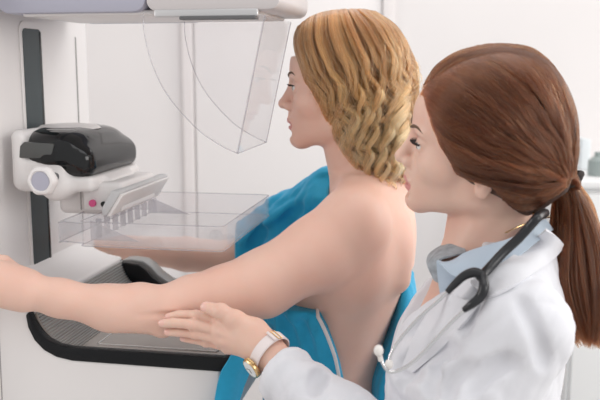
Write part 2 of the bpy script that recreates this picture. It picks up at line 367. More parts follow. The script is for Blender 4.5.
# hair: volume from a side outline and round masses, strands from side-view guide lines
def poly_sd(px, pz, poly):
    d = np.full(px.shape, 1e9); ins = np.zeros(px.shape, bool); n = len(poly)
    for i in range(n):
        a = poly[i]; b = poly[(i + 1) % n]; e = b - a; wx = px - a[0]; wz = pz - a[1]
        t = np.clip((wx * e[0] + wz * e[1]) / (e @ e + 1e-12), 0, 1); d = np.minimum(d, (wx - t * e[0]) ** 2 + (wz - t * e[1]) ** 2)
        cnd = (a[1] > pz) != (b[1] > pz); xi = a[0] + (pz - a[1]) * e[0] / (e[1] if abs(e[1]) > 1e-9 else 1e-9); ins ^= cnd & (px < xi)
    d = np.sqrt(d); return np.where(ins, -d, d)
class HairVolume:
    def __init__(s, H, Y, outline, masses, inset=.007, k=.03):
        s.H = H; s.Y = Y; pl = np.array([s.side(*q) for q in spline(np.array(list(outline) + [outline[0]], float), 120)[:-1]])
        s.F = Field((-.20, -.14, -.30), (.14, .14, .20), .003, .06); D = s.F
        for c, r, kk in masses: D.ell(c, r, None, kk)
        X, Z = np.meshgrid(D.ax[0], D.ax[2], indexing='ij'); sd = (poly_sd(X, Z, pl) - .005)[:, None, :].astype(np.float32); s.mid = pl.mean(0)
        h = np.maximum(k - np.abs(D.a - sd), 0) / k; D.a = np.maximum(D.a, sd) + h * h * k * .25
        j0 = int(.14 / .003); half = D.a[:, j0:, :]; yy = D.ax[1][j0:]
        s.Lm = np.where(half < 0, yy[None, :, None], 0).max(1)
        for _ in range(3): s.Lm = (s.Lm + np.roll(s.Lm, 1, 0) + np.roll(s.Lm, -1, 0) + np.roll(s.Lm, 1, 1) + np.roll(s.Lm, -1, 1)) / 5
        s.inset = inset
    def side(s, x, y, l=0.):                      # pixel -> local (f, z) on the plane at lateral distance l
        H = s.H; d = ray(x, y); o = H.o + H.L * l; t = ((o - CAM) @ H.L) / (d @ H.L); q = H.inv(CAM + d * t); return np.array([q[0], q[2]])
    def lat(s, f, z):
        i = np.clip((np.asarray(f) - s.F.lo[0]) / .003, 0, s.F.n[0] - 1.01); j = np.clip((np.asarray(z) - s.F.lo[2]) / .003, 0, s.F.n[2] - 1.01)
        a = i.astype(int); b = j.astype(int); u = i - a; w = j - b; Q = s.Lm
        return Q[a, b] * (1 - u) * (1 - w) + Q[a + 1, b] * u * (1 - w) + Q[a, b + 1] * (1 - u) * w + Q[a + 1, b + 1] * u * w
    def guide(s, px, n, frac=1.):
        out = []
        for q in spline(np.array(px, float), n):
            l = 0.
            for _ in range(6): fz = s.side(q[0], q[1], l); l = .5 * l + .5 * float(s.lat(*fz)) * frac
            for _ in range(14):                   # keep the roots on the rounded volume, not on its rim
                if s.lat(*fz) < .007: fz = fz + (s.mid - fz) / np.linalg.norm(s.mid - fz) * .0015
            out.append(fz)
        out = np.array(out)
        for _ in range(3): out[1:-1] = (out[:-2] + 2 * out[1:-1] + out[2:]) / 4
        return out
    def cap(s, name, m, parent):
        D = s.F; D.a = D.a + s.inset; v, f = D.polys(); return from_np(name, s.H.o + v @ s.H.R, f, m, parent)
def strands(name, curves, rads, m, parent, base, tone=None):
    h = bpy.data.hair_curves.new(name); n = [len(c) for c in curves]; h.add_curves(n)
    p = np.concatenate(curves).astype(np.float32) - np.array(base, np.float32); h.points.foreach_set('position', p.ravel())
    r = np.concatenate([np.interp(np.linspace(0, 1, k), [0, .1, .7, 1], [q, q, q * .9, q * .25]) for k, q in zip(n, rads)]).astype(np.float32)
    at = h.attributes.get('radius') or h.attributes.new('radius', 'FLOAT', 'POINT'); at.data.foreach_set('value', r)
    tn = h.attributes.new('tone', 'FLOAT', 'CURVE'); tn.data.foreach_set('value', np.asarray(tone if tone is not None else np.ones(len(n)), np.float32))
    h.materials.append(m); o = bpy.data.objects.new(name, h); C.objects.link(o); o.parent = parent; return o
def comb(HV, guides, nclump, per, n=26, wave=None, sides=(1, -1), thick=.012, spread=.03, rad=.00045, root=0., jag=.25, lift=.002, tones=(.7, 1.3)):
    tn = []
    G = np.array([HV.guide(g, n) for g in guides]); k = len(G); out = []; t = np.linspace(0, 1, n)
    def at(s): x = np.clip(s, 0, 1) * (k - 1); i = min(int(x), k - 2); f = x - i; e0 = G[max(i - 1, 0)]; e1 = G[i]; e2 = G[i + 1]; e3 = G[min(i + 2, k - 1)]; return .5 * (2 * e1 + (e2 - e0) * f + (2 * e0 - 5 * e1 + 4 * e2 - e3) * f * f + (3 * e1 - e0 - 3 * e2 + e3) * f ** 3)
    for sd in sides:
        for c in range(nclump):
            s0 = rng.uniform(-.02, 1.02); dep0 = abs(rng.normal(0, .6)); ph = rng.uniform(0, 2 * math.pi); fr = rng.uniform(.85, 1.2); am = rng.uniform(.7, 1.3); tone = rng.uniform(*tones); ph = s0 * 5 + rng.normal(0, 1.0); lft = rng.uniform(.3, 1.2)
            t0 = rng.uniform(0, root) if root else 0; t1 = rng.uniform(1 - jag * .5, 1.0)
            for i in range(per):
                sp = spread * rng.normal() * (1.0); dep = dep0 + abs(rng.normal(0, .35)); tt = t0 + (t1 * rng.uniform(.93, 1) - t0) * t
                base = at(s0 + sp * .5); b2 = at(s0 + sp * .22); mix = np.clip(t * 1.4, 0, 1)[:, None]; fz = base * (1 - mix) + b2 * mix
                fz = np.stack([np.interp(tt, t, fz[:, 0]), np.interp(tt, t, fz[:, 1])], 1)
                tg = np.gradient(fz, axis=0); tg /= np.linalg.norm(tg, axis=1, keepdims=True) + 1e-9; nr = np.stack([-tg[:, 1], tg[:, 0]], 1); extra = 0
                if wave:
                    A, W, on = wave; ln = np.concatenate([[0], np.cumsum(np.linalg.norm(np.diff(fz, axis=0), axis=1))]); gate = np.clip((tt - on) / .35, 0, 1) * am
                    q = 2 * math.pi * ln / W * fr + ph + .25 * rng.normal(); fz = fz + nr * (A * gate * np.sin(q))[:, None]; extra = A * gate * np.cos(q) * .35
                fz = fz + rng.normal(0, .0009, 2)
                l = np.maximum(HV.lat(fz[:, 0], fz[:, 1]) + lift * lft - dep * thick * np.clip(t * 3 + .15, 0, 1) + extra, .0005 + rng.uniform(0, .012)) * sd
                tn.append(tone); out.append(HV.H.o + np.stack([fz[:, 0], l, fz[:, 1]], 1) @ HV.H.R)
    return out, [rad * rng.uniform(.7, 1.2) for _ in out], tn

def on(D, x, y, off, y0=.80, y1=1.3, fall=1.1):  # the point where the sight line meets a cloth surface, lifted off it
    Y = np.linspace(y0, y1, 600); d = ray(x, y); q = CAM + d * (Y / d[1])[:, None]; ok = ((q >= D.lo) & (q <= D.lo + D.vox * (D.n - 1))).all(1); v = np.where(ok, D.sample(q), 1)
    k = np.argmax(v < 0); return (q[k] if v[k] < 0 else P(x, y, fall)) - d / np.linalg.norm(d) * off
def crest(HV, px, n, cnt, per, rad, tones, starts=(0, .6), wave=0., wl=.07, deep=.014):   # strands over the top and back, from side to side
    S_ = np.array([HV.side(*q) for q in spline(np.array(px, float), 80)]); c = HV.mid; t80 = np.linspace(0, 1, 80); out = []; tn = []
    for k in range(cnt):
        u = rng.uniform(-1, 1); t0 = rng.uniform(*starts); t1 = rng.uniform(.9, 1.); tone = rng.uniform(*tones); ph = rng.uniform(0, 6.28)
        for i in range(per):
            uu = np.clip(u + rng.normal(0, .05), -1.1, 1.1); t = np.linspace(t0, t1, n); q = np.stack([np.interp(t, t80, S_[:, 0]), np.interp(t, t80, S_[:, 1])], 1)
            d = c - q; d /= np.linalg.norm(d, axis=1, keepdims=True); w_ = np.maximum(HV.lat(*(q + d * deep).T), .012)
            q = q + d * (.003 + deep * uu ** 2 + rng.uniform(0, .003) + .004 * (1 - np.clip((t - t0) * 12, 0, 1)))[:, None]; l = w_ * uu
            if wave: g = np.clip((t - t0 - .1) / .3, 0, 1); a = t * np.linalg.norm(np.diff(S_, axis=0), axis=1).sum() / wl * 6.28 + ph; q = q - d * (wave * .5 * g * np.sin(a))[:, None]; l = l + wave * g * np.cos(a)
            out.append(HV.H.o + np.stack([q[:, 0], l, q[:, 1]], 1) @ HV.H.R); tn.append(tone)
    return out, [rad * rng.uniform(.7, 1.2) for _ in out], tn

# ================================================================== THE ROOM
def st(name, bm, m): return setp(from_bm(name, bm, m), kind='structure')
YB = 2.9
st('floor', rbox(-2.6, 3.2, -1.6, YB + .1, -.1, 0, 0), M['floor'])
st('wall_back', rbox(-2.6, 3.2, YB, YB + .1, 0, 2.75, 0), M['wall'])
st('wall_left', rbox(-2.7, -2.6, -1.6, YB + .1, 0, 2.75, 0), M['wall'])
xa = P(189, 90, YB)[0]; xb = P(384, 10, YB)[0]
st('trim_1', rbox(xa - .02, xa + .018, YB - .022, YB, 0, 2.15, .004), M['trimw'])
st('trim_2', rbox(xb - .006, xb + .035, YB - .022, YB, 0, 2.15, .004), M['trimw'])
st('trim_3', rbox(xa - .02, xb + .035, YB - .022, YB, 2.15, 2.21, .004), M['trimw'])
d1 = st('door_1', rbox(xa + .021, xb - .008, YB - .012, YB, .005, 2.145, .004), M['door'])
hb = lathe([(.026, 0), (.026, .008), (.010, .01), (.010, .045)], 'y', 20, (xa + .09, YB - .058, 1.0))
join(hb, rbox(xa + .08, xa + .20, YB - .066, YB - .05, .99, 1.012, .006)); from_bm('door_handle', hb, M['chrome'], d1)
st('baseboard_back', rbox(xb + .04, 3.2, YB - .015, YB, 0, .09, .003), M['trimw'])

# white cabinet behind the second woman, with two things on it
cx0 = P(576, 185, 2.45)[0]; cz = P(590, 180, 2.45)[2]
cb = empty('storage_cabinet', (cx0 + .4, 2.62, 0), label='low white cabinet by the back wall behind the ponytail', category='cabinet')
from_bm('carcass', rbox(cx0, cx0 + .8, 2.45, 2.87, .04, cz - .025, .004), M['cab'], cb)
from_bm('cabinet_top', rbox(cx0 - .012, cx0 + .812, 2.43, 2.88, cz - .025, cz, .006), M['cab'], cb)
from_bm('plinth', rbox(cx0 + .02, cx0 + .78, 2.48, 2.85, 0, .04, .002), M['grey'], cb)
for i in range(2):
    dd = from_bm('door', rbox(cx0 + .01 + i * .395, cx0 + .395 + i * .395, 2.435, 2.45, .06, cz - .04, .003), M['cab'], cb)
    from_bm('handle', rbox(cx0 + .34 + i * .09, cx0 + .352 + i * .09, 2.418, 2.436, cz - .25, cz - .12, .003), M['chrome'], dd)
q = P(580, 165, 2.75); hgt = P(580, 138, 2.75)[2] - cz
bx = setp(from_bm('tissue_box', rbox(q[0] - .016, q[0] + .016, 2.70, 2.80, cz + .0006, cz + hgt, .004), M['boxb'], None, (q[0], 2.75, cz)),
    label='slim pale blue box standing upright on the white cabinet', category='box')
q = P(598, 165, 2.55); zt = P(598, 152, 2.55)[2] - cz
bt = setp(from_bm('dispenser_bottle', lathe([(.028, cz + .0006), (.03, cz + .004), (.03, cz + zt * .66), (.012, cz + zt * .82), (.012, cz + zt)], 'z', 24, (q[0], 2.55, 0)), M['bottle'], None, (q[0], 2.55, cz)),
    label='grey-green bottle standing on the white cabinet', category='bottle')

# ================================================================== THE MAMMOGRAPHY MACHINE (local u, v, z)
mm = empty('mammography_machine', tuple(O0), -ANG, label='large white mammography machine with a clear compression paddle and face shield', category='medical machine')
part = lambda n, bm, m, p=mm, angle=40: from_bm(n, bm, M[m] if isinstance(m, str) else m, p, angle=angle)
col = part('column', rbox(-.82, -.395, -.045, .415, .0, 2.05, .018, 4), 'plastic')
def plate(u0, u1, v0, v1, z0, z1, r, seg=6):      # a rounded plate lying in the v-z plane
    b = bmesh.new(); out = []
    for cv, cz_, a0 in ((v1 - r, z1 - r, 0), (v0 + r, z1 - r, 90), (v0 + r, z0 + r, 180), (v1 - r, z0 + r, 270)):
        for i in range(seg + 1):
            a = math.radians(a0 + 90 * i / seg); out.append((cv + r * math.cos(a), cz_ + r * math.sin(a)))
    f = b.faces.new([b.verts.new((u0, v, z)) for v, z in out]); r_ = bmesh.ops.extrude_face_region(b, geom=[f])
    for x in r_['geom']:
        if isinstance(x, bmesh.types.BMVert): x.co.x = u1
    bmesh.ops.recalc_face_normals(b, faces=b.faces); return b
part('slot_surround', plate(-.395, -.3925, .133, .215, 1.20, 1.66, .016), 'plastic', col)
rs = part('rail_slot', plate(-.396, -.3915, .142, .2055, 1.213, 1.648, .009), 'slot', col)
part('slot_edge', rbox(-.396, -.3908, .199, .2075, 1.216, 1.645, .002), 'black', rs)
part('panel_groove', rbox(-.396, -.394, .351, .3545, 1.25, 1.64, .0004), 'seam', col)
part('panel_seam', rbox(-.396, -.3945, -.04, .41, 1.212, 1.2135, .0003), 'seam', col)

# lower arm: one profile runs from the column down into the hollow of the image receptor
prof = [(-.395, 1.236), (-.385, 1.222), (-.365, 1.212), (-.345, 1.205), (-.316, 1.200)]
hol = [(-.316, 1.196), (-.310, 1.180), (-.300, 1.164), (-.286, 1.151), (-.268, 1.143), (-.245, 1.140)]
low = [(.000, 1.140), (.000, 1.118), (-.003, 1.05), (-.012, 1.00), (-.05, .955), (-.14, .92), (-.30, .885), (-.395, .87)]
dn = lambda pts, d: [(u - .0, z - d) for u, z in pts]
base_prof = prof + [(-.3155, 1.184), (-.312, 1.168), (-.304, 1.150), (-.290, 1.135), (-.271, 1.125), (-.245, 1.1205)] + [(-.001, 1.1195)] + low[2:]
arm = part('lower_arm', prism(base_prof, -.021, .361, .006, 3, 35), 'plastic')
part('arm_seam', prism([(-.371, 1.207), (-.3695, 1.207), (-.3735, .88), (-.375, .88)], -.0215, -.0205), 'seam', arm)
# side slabs fill the hollow's ends with black trim that follows the curve
def trimstrip(v0, v1):
    top = hol + [(.012, 1.140)]; bot = [(.000, 1.117), (-.245, 1.1185), (-.272, 1.123), (-.293, 1.133), (-.309, 1.149), (-.319, 1.170), (-.322, 1.190)]
    return prism(top + bot, v0, v1, .0025, 2, 30)
rec = part('image_receptor', prism([(-.3155, 1.184), (-.312, 1.168), (-.304, 1.150), (-.290, 1.135), (-.271, 1.125), (-.245, 1.1205), (.004, 1.1195), (.006, 1.133), (-.244, 1.134), (-.266, 1.137), (-.282, 1.146), (-.295, 1.159), (-.305, 1.176), (-.311, 1.192)], -.008, .348, .001, 1), 'detector')
part('receptor_trim', trimstrip(-.0235, -.0075), 'trim', rec); part('receptor_trim', trimstrip(.3475, .3635), 'trim', rec)
part('receptor_lip', prism([(-.316, 1.190), (-.300, 1.193), (-.272, 1.190), (-.258, 1.180), (-.243, 1.164), (-.222, 1.150), (-.18, 1.1405), (-.24, 1.130), (-.29, 1.14)], .338, .3476, .002, 2), 'trim', rec)
part('receptor_cowl', prism([(-.318, 1.192), (-.300, 1.1945), (-.272, 1.1915), (-.256, 1.181), (-.241, 1.165), (-.220, 1.151), (-.17, 1.1405), (-.17, 1.11), (-.29, 1.11)], .3637, .40, .003, 2), 'rib', rec)
part('edge_trim', rbox(.0035, .0125, -.0235, .3635, 1.117, 1.1405, .002), 'trim', rec)
rb = bmesh.new(); crv = spline(np.array([(-.310, 1.194), (-.304, 1.176), (-.294, 1.159), (-.281, 1.146), (-.265, 1.1375), (-.244, 1.1345)]), 20)
for i in range(20): u, z = crv[i]; part('rib', rbox(u - .0016, u + .0016, -.007, .347, z - .0012, z + .0016, .0008, 1), 'rib', rec)
ln = bmesh.new()
for a in ((-.2215, -.2195, .02, .32), (-.02, -.018, .02, .32), (-.2215, -.018, .02, .022), (-.2215, -.018, .318, .32)): rbox(a[0], a[1], a[2], a[3], 1.1335, 1.1348, 0, 1, ln)
part('field_lines', ln, 'line', rec)

# compression unit riding on the slot
HV_ = Field((-.41, -.01, 1.32), (-.15, .35, 1.51), .0025, .04)
def rb_sdf(D, c, h, r, k=.004, sub=False):
    w = D.win(np.array(c) - np.array(h) - .03, np.array(c) + np.array(h) + .03); sl_, x, y, z = w
    q = [np.maximum(np.abs(a - c[i]) - (h[i] - r), 0) for i, a in enumerate((x, y, z))]
    inn = np.minimum(np.maximum(np.maximum(np.abs(x - c[0]) - h[0] + r, np.abs(y - c[1]) - h[1] + r), np.abs(z - c[2]) - h[2] + r), 0)
    D.put(sl_, (np.sqrt(q[0] ** 2 + q[1] ** 2 + q[2] ** 2) + inn - r).astype(np.float32), k, sub)
rb_sdf(HV_, (-.325, .16, 1.410), (.048, .112, .028), .016); rb_sdf(HV_, (-.300, .16, 1.391), (.066, .106, .013), .010, .012); rb_sdf(HV_, (-.361, .16, 1.430), (.013, .114, .049), .012, .006)
rb_sdf(HV_, (-.27, .16, 1.365), (.05, .06, .032), .012, .010); HV_.cone((-.30, .06, 1.385), (-.30, .26, 1.385), .022, .022, .02)
v_, f_ = HV_.polys(); cu = from_np('compression_unit', v_, f_, M['plastic'], mm)
HD = Field((-.40, .03, 1.37), (-.14, .29, 1.52), .0025, .04)
HD.loft((0, .16, 0), (1, 0, 0), (0, 1, 0), [(1.428, -.306, 0, .062, .1125), (1.44, -.306, 0, .062, .1125), (1.455, -.307, 0, .059, .109), (1.467, -.310, 0, .054, .100), (1.475, -.314, 0, .046, .085), (1.480, -.317, 0, .034, .06)], .004, 3.6)
rb_sdf(HD, (-.282, .16, 1.426), (.047, .108, .026), .022, .016)
v_, f_ = HD.polys(); dome = from_np('dome_cover', v_, f_, M['black'], cu)
part('display_window', prism([(-.358, 1.434), (-.355, 1.454), (-.347, 1.461), (-.296, 1.458), (-.300, 1.434)], .0462, .0560, .002, 2), 'smoke', dome)
part('top_plate', lathe([(.01, 1.474), (.048, 1.474), (.055, 1.476), (.048, 1.4815), (.02, 1.484)], 'z', 36, (-.322, .16, 0)), 'plastic', dome)
part('carriage', rbox(-.398, -.355, .09, .23, 1.388, 1.45, .006), 'plastic', cu)
for s, v in ((-1, .012), (1, .325)):
    kb = part('knob', lathe([(.017, v - s * .002), (.0215, v + s * .0), (.0235, v + s * .004), (.0235, v + s * .012), (.0205, v + s * .0165), (.017, v + s * .0175), (.0155, v + s * .0155), (.004, v + s * .0152)], 'y', 48, (-.295, 0, 1.404), .035), 'plastic', cu)
    part('knob_shaft', lathe([(.008, v), (.008, v - s * .06)], 'y', 20, (-.295, 0, 1.404)), 'dkgrey', kb)
    part('knob_face', lathe([(.0155, v + s * .0150), (.0150, v + s * .0162), (.004, v + s * .0166)], 'y', 32, (-.295, 0, 1.404)), 'plastic2', kb)
hol_ = part('paddle_holder', rbox(-.268, -.195, .082, .238, 1.342, 1.392, .007, 4), 'plastic', cu)
part('pink_button', lathe([(.006, .0775), (.006, .0825)], 'y', 16, (-.247, 0, 1.357)), 'pink', hol_)
part('lock_hole', lathe([(.0045, .079), (.0045, .0825)], 'y', 16, (-.228, 0, 1.356)), 'black', hol_)
part('holder_seam', rbox(-.2695, -.268, .081, .0835, 1.345, 1.39, 0), 'seam', hol_)

# clear paddle: floor, walls, rim
def rrect(u0, u1, v0, v1, r, seg=6):
    out = []
    for cu_, cv, a0 in ((u1 - r, v1 - r, 0), (u0 + r, v1 - r, 90), (u0 + r, v0 + r, 180), (u1 - r, v0 + r, 270)):
        for i in range(seg + 1):
            a = math.radians(a0 + 90 * i / seg); out.append((cu_ + r * math.cos(a), cv + r * math.sin(a)))
    return out
def loop(bm, a, b, closed=True):                  # bridge two vertex loops
    n = len(a)
    for i in range(n if closed else n - 1): bm.faces.new((a[i], a[(i + 1) % n], b[(i + 1) % n], b[i]))
b = bmesh.new(); Ro = rrect(-.235, 0, .0, .33, .010); Ri = rrect(-.2325, -.0025, .0025, .3275, .0085)
vo = [b.verts.new((u, v, 1.34)) for u, v in Ro]; vb = [b.verts.new((u * .995, v, 1.301)) for u, v in Ro]; vi = [b.verts.new((u, v, 1.34)) for u, v in Ri]; vf = [b.verts.new((u, v, 1.304)) for u, v in Ri]
loop(b, vo, vb); loop(b, vi, vo); loop(b, vf, vi); b.faces.new(vf); b.faces.new(vb)
pad = part('compression_paddle', b, 'clearp')
b = bmesh.new()
for lp, z in ((Ro, 1.3405), (Ro, 1.3015)): tube([(u, v, z) for u, v in lp] + [(Ro[0][0], Ro[0][1], z)], .0009, 0, 5, 1, None, b)
part('paddle_rim', b, 'edge', pad)
b = bmesh.new(); tab = [(-.228, .000), (-.262, .008), (-.272, .028), (-.272, .30), (-.262, .322), (-.228, .33)]
tube([(u, v, 1.338) for u, v in tab], .0011, 60, 5, 1, None, b); tube([(u, v, 1.306) for u, v in tab], .0011, 60, 5, 1, None, b)
lo_ = [b.verts.new((u, v, 1.306)) for u, v in spline(np.array(tab), 40)]; hi_ = [b.verts.new((u, v, 1.338)) for u, v in spline(np.array(tab), 40)]
loop(b, lo_, hi_, False); part('paddle_flange', b, 'edge', pad)
b = bmesh.new()
b.free()
for i in range(7): part('rib', rbox(-.232, -.222, .055 + i * .034, .058 + i * .034, 1.304, 1.336, .0008, 1), 'edge', pad)
for s in (.035, .295): part('gusset', prism([(-.232, 1.304), (-.150, 1.304), (-.232, 1.336)], s, s + .0025), 'edge', pad)
part('clamp_bar', prism([(-.216, 1.343), (-.208, 1.343), (-.183, 1.380), (-.186, 1.384), (-.199, 1.384), (-.216, 1.355)], .045, .275, .002, 2), 'grey', pad)
part('clamp_edge', prism([(-.2095, 1.341), (-.2025, 1.3415), (-.180, 1.377), (-.185, 1.379)], .048, .272, .001, 1), 'plastic', pad)

# tube housing above, with the clear face shield hanging from it
def rprism(u0, u1, z0, z1, r, v0, v1, w):
    c = [(u0 + r - r * math.cos(a), z0 + r - r * math.sin(a)) for a in np.linspace(0, math.pi / 2, 8)]
    d = [(u1 - r + r * math.sin(a), z0 + r - r * math.cos(a)) for a in np.linspace(0, math.pi / 2, 8)]
    return prism([(u0, z1)] + c + d + [(u1, z1)], v0, v1, w, 2, 50)
hs = part('tube_housing', rprism(-.366, -.119, 1.6635, 1.98, .022, .015, .33, .004), 'plastic2')
part('housing_neck', rbox(-.42, -.34, .06, .29, 1.69, 1.95, .012), 'plastic', hs)
hh = part('shield_mount', rprism(-.118, .088, 1.6645, 1.90, .016, .012, .25, .004), 'plastic3')
part('mount_slot', rbox(-.105, .055, .0105, .030, 1.6555, 1.6665, .002), 'silver', hh); part('mount_gap', rbox(-.065, .052, .0085, .030, 1.6512, 1.6560, .001), 'dkgrey', hh)
part('mount_underside', rbox(-.33, .05, .03, .235, 1.6595, 1.668, .004), 'plastic', hh)
edgeN = [(143, 13), (144, 32), (152, 64), (168, 96), (196, 128), (220, 145), (237.5, 153.5)]
near = spline(np.array([hitv(x, y, .012) for x, y in edgeN]), 30); a = hitv(265, 15, .012); zb = 1.655
b = bmesh.new(); th = .0022
def wing(v0, v1):
    pts = [(u, min(z, 1.657)) for u, z in near] + [(a[0], 1.657)]
    join(b, prism(pts, v0, v1))
wing(.012, .012 + th); wing(.208, .208 + th)
e0 = near[-1]; fr = [(a[0], 1.657), (a[0] - th, 1.657), (e0[0] - th, e0[1]), (e0[0], e0[1])]
join(b, prism(fr, .012, .2102)); fs = part('face_shield', b, 'clears')
b = bmesh.new()
for v in (.013, .209): tube([(u, v, z) for u, z in near], .0009, 60, 5, 1, None, b)
tube([(e0[0], .013, e0[1]), (a[0], .013, 1.657)], .0013, 12, 5, 1, None, b); tube([(e0[0], .209, e0[1]), (a[0], .209, 1.657)], .0010, 12, 5, 1, None, b)
tube([(e0[0], .013, e0[1]), (e0[0], .209, e0[1])], .0008, 12, 5, 1, None, b)
part('shield_edge', b, 'edge', fs)
part('floor_plate', rbox(-.86, -.14, -.05, .40, .0, .035, .012, 3), 'grey')

# ================================================================== THE PATIENT
PB = (.08, 1.45, 0.)
F1 = -U; L1 = -V; org1 = np.array([.10, 1.455])
T1 = lambda f, l, z: np.array([*(org1 + F1[:2] * f + L1[:2] * l), z])
TORSO1 = [(.78, .03, 0, .125, .175), (.88, .045, 0, .125, .17), (.95, .045, 0, .098, .150), (1.03, .048, 0, .080, .128), (1.10, .040, 0, .094, .127), (1.18, .020, 0, .100, .136), (1.25, -.002, 0, .099, .142), (1.30, -.012, 0, .090, .140), (1.34, -.020, 0, .066, .118), (1.375, -.028, 0, .044, .07)]
H1 = Frame((P(345, 98.5, 1.44)[0], 1.445, P(345, 98.5, 1.44)[2]), (-.9962, .087, -.01))
sh1 = P(352, 226, 1.315); el1 = P(168, 309, 1.255)
armN = [sh1, P(318, 252, 1.300), P(262, 284, 1.288), P(225, 294, 1.276), P(192, 300, 1.268), el1, P(140, 307, 1.262), P(110, 308, 1.248), P(60, 298, 1.232), P(24, 290, 1.222)]
armR = [.057, .056, .0515, .043, .036, .0335, .0345, .0335, .0265, .0255]
sh2 = np.array([.095, 1.60, 1.325]); el2 = P(232, 259, 1.715); wr2 = P(120, 247, 1.79)
S = Field((-.585, 1.13, .80), (.27, 1.86, 1.60), .0022)
S.loft(org1, F1, L1, TORSO1, .02)
S.cone(T1(.03, 0, 1.05), T1(.05, 0, .95), .06, .08, .05)
for y in (-1, 1):
    S.ell(T1(.075, y * .065, 1.225), (.055, .06, .06), None, .03)
    S.cone(T1(-.030, y * .03, 1.395), T1(-.015, y * .115, 1.350), .036, .036, .04)
    S.cone(T1(-.072, y * .055, 1.325), T1(-.082, y * .068, 1.225), .020, .016, .035)
S.cone(T1(-.012, .06, 1.345), sh1, .045, .054, .04); S.cone(T1(-.012, -.06, 1.345), sh2, .045, .052, .04)
S.cone(T1(-.01, .12, 1.24), P(322, 262, 1.315), .045, .045, .05)
S.chain(armN, armR, .018)
S.cone(P(118, 318, 1.243), P(158, 322, 1.242), .019, .0185, .012); S.ell(P(163, 328.5, 1.240), (.0165, .014, .0145), None, .008)
S.cone(P(138, 316.5, 1.216), P(174, 313.5, 1.220), .0050, .0035, .004, True)
S.chain([sh2, (sh2 + el2) / 2 + np.array([0, 0, -.01]), el2], [.052, .046, .038], .02); S.chain([el2, el2 * .6 + wr2 * .4, wr2], [.037, .036, .026], .01)
hand(S, wr2, (-1, -.02, .05), (.0, .25, .95), .3, size=.9, thumb=1)
hand(S, P(24, 290, 1.222), P(-24, 279, 1.216) - P(24, 290, 1.222), (.05, -.75, .65), .55, thumb=1)
S.cone(P(24, 290, 1.222), P(2, 284, 1.219), .026, .029, .02)
nb = T1(-.028, 0, 1.370); S.chain([nb, H1(-.030, 0, -.075), H1(-.022, 0, -.02)], [.056, .051, .055], .03)
S.cone(H1(-.005, 0, -.085), T1(.0, 0, 1.375), .036, .04, .03)
for y in (-1, 1): S.cone(H1(-.03, y * .05, -.03), T1(.025, y * .018, 1.375), .011, .010, .02)
for y in (-1, 1): S.cone(T1(.028, y * .02, 1.368), T1(.012, y * .12, 1.362), .009, .010, .014)
S.ell(P(337, 200, 1.382), (.013, .014, .008), None, .02, True)
head(S, H1)
GS = Field(S.lo + 0, (.27, 1.76, 1.43), .004); GS.n  # gown field follows the body below
v_, f_ = S.polys(); pat = from_np('person', v_, f_, [M['skin'], M['lips'], M['nail']], None, PB)
setp(pat, label='blond wavy-haired woman in a blue gown open at the back, arms reaching to the machine', category='person')
lipm = lambda H: (lambda c: ((((H.inv(c) - np.array((.0945, 0, -.0445))) / np.array((.0125, .0215, .0125))) ** 2).sum(1) < 1))
regions(pat, [(1, lipm(H1))])
for y in (-1, 1): eye(H1, y, pat)
brow_lash(H1, pat, S)

# gown: torso and far sleeve, a little outside the skin, cut open along the near side and the back
tg = [(z, c + .004, l, a + .013, b + .012) for z, c, l, a, b in TORSO1]
tg[0] = (.78, .045, 0, .16, .205); tg[1] = (.88, .06, 0, .150, .19); tg[2] = (.95, .050, 0, .112, .165)
tg = [(.48, .03, 0, .19, .23)] + tg
G = Field((-.26, 1.16, .46), (.30, 1.84, 1.42), .0042)
G.loft(org1, F1, L1, tg, .02)
for y in (-1, 1): G.ell(T1(.078, y * .065, 1.215), (.066, .072, .072), None, .05)
G.cone(T1(.085, .05, 1.2), T1(.07, .06, .98), .06, .08, .035); G.cone(T1(.085, -.05, 1.2), T1(.07, -.06, .98), .06, .08, .035)
G.chain([np.array([.085, 1.555, 1.338]), sh2 + np.array([-.02, 0, -.005]), np.array([-.02, 1.655, 1.257]), P(236, 257, 1.712)], [.053, .068, .067, .058], .025)
G.warp(lambda p: np.minimum(.008 * fold(p * np.array([1, 1, .55]), 3, 46.), .0035), .03)
edge = [(307, 299), (318, 310), (327, 325), (334, 345), (339, 365), (342, 385), (344, 402), (346, 440), (347, 500)]
eT = np.array([((P(x, y, 1.325)[:2] - org1) @ F1[:2], P(x, y, 1.325)[2]) for x, y in edge]); zc = eT[::-1, 1]; fc = eT[::-1, 0]
def opening(p):
    f = (p[:, 0] - org1[0]) * F1[0] + (p[:, 1] - org1[1]) * F1[1]; l = (p[:, 0] - org1[0]) * L1[0] + (p[:, 1] - org1[1]) * L1[1]; z = p[:, 2]
    near_ = np.interp(z, zc, fc) - f                      # < 0 in front of the piped edge
    near_ = np.maximum(near_, (z - (1.185 + .9 * np.maximum(.10 - l, 0))) * .7) # stay below the armpit on the near side
    far_ = l + np.where(z > 1.27, .11, .10) - np.maximum(0, (1.0 - z)) * .2
    cuff = (-.132 - p[:, 0])         # end of the far sleeve
    top = (z - 1.392)
    return np.maximum(np.maximum(np.minimum(near_, far_), top), np.where(z > .0, np.where((p[:, 1] > 1.54) & (z > 1.13), cuff, -1), -1))
for cr, r_ in (([(283, 322), (291, 345), (299, 375), (303, 402)], .0075), ([(270, 330), (264, 352), (259, 392)], .006), ([(300, 322), (309, 350), (312, 385)], .002),
               ([(241, 254), (260, 238), (284, 224)], .006), ([(300, 224), (317, 203), (329, 190)], .005), ([(252, 250), (262, 230)], .0045), ([(285, 222), (300, 207)], .004)):
    q_ = spline(np.array([on(G, x, y, -.0005, .9, 1.8, 1.3) for x, y in cr]), 14)
    for a, b in zip(q_, q_[1:]): G.cone(a, b, r_, r_, .016, True)
G.cut(opening); 
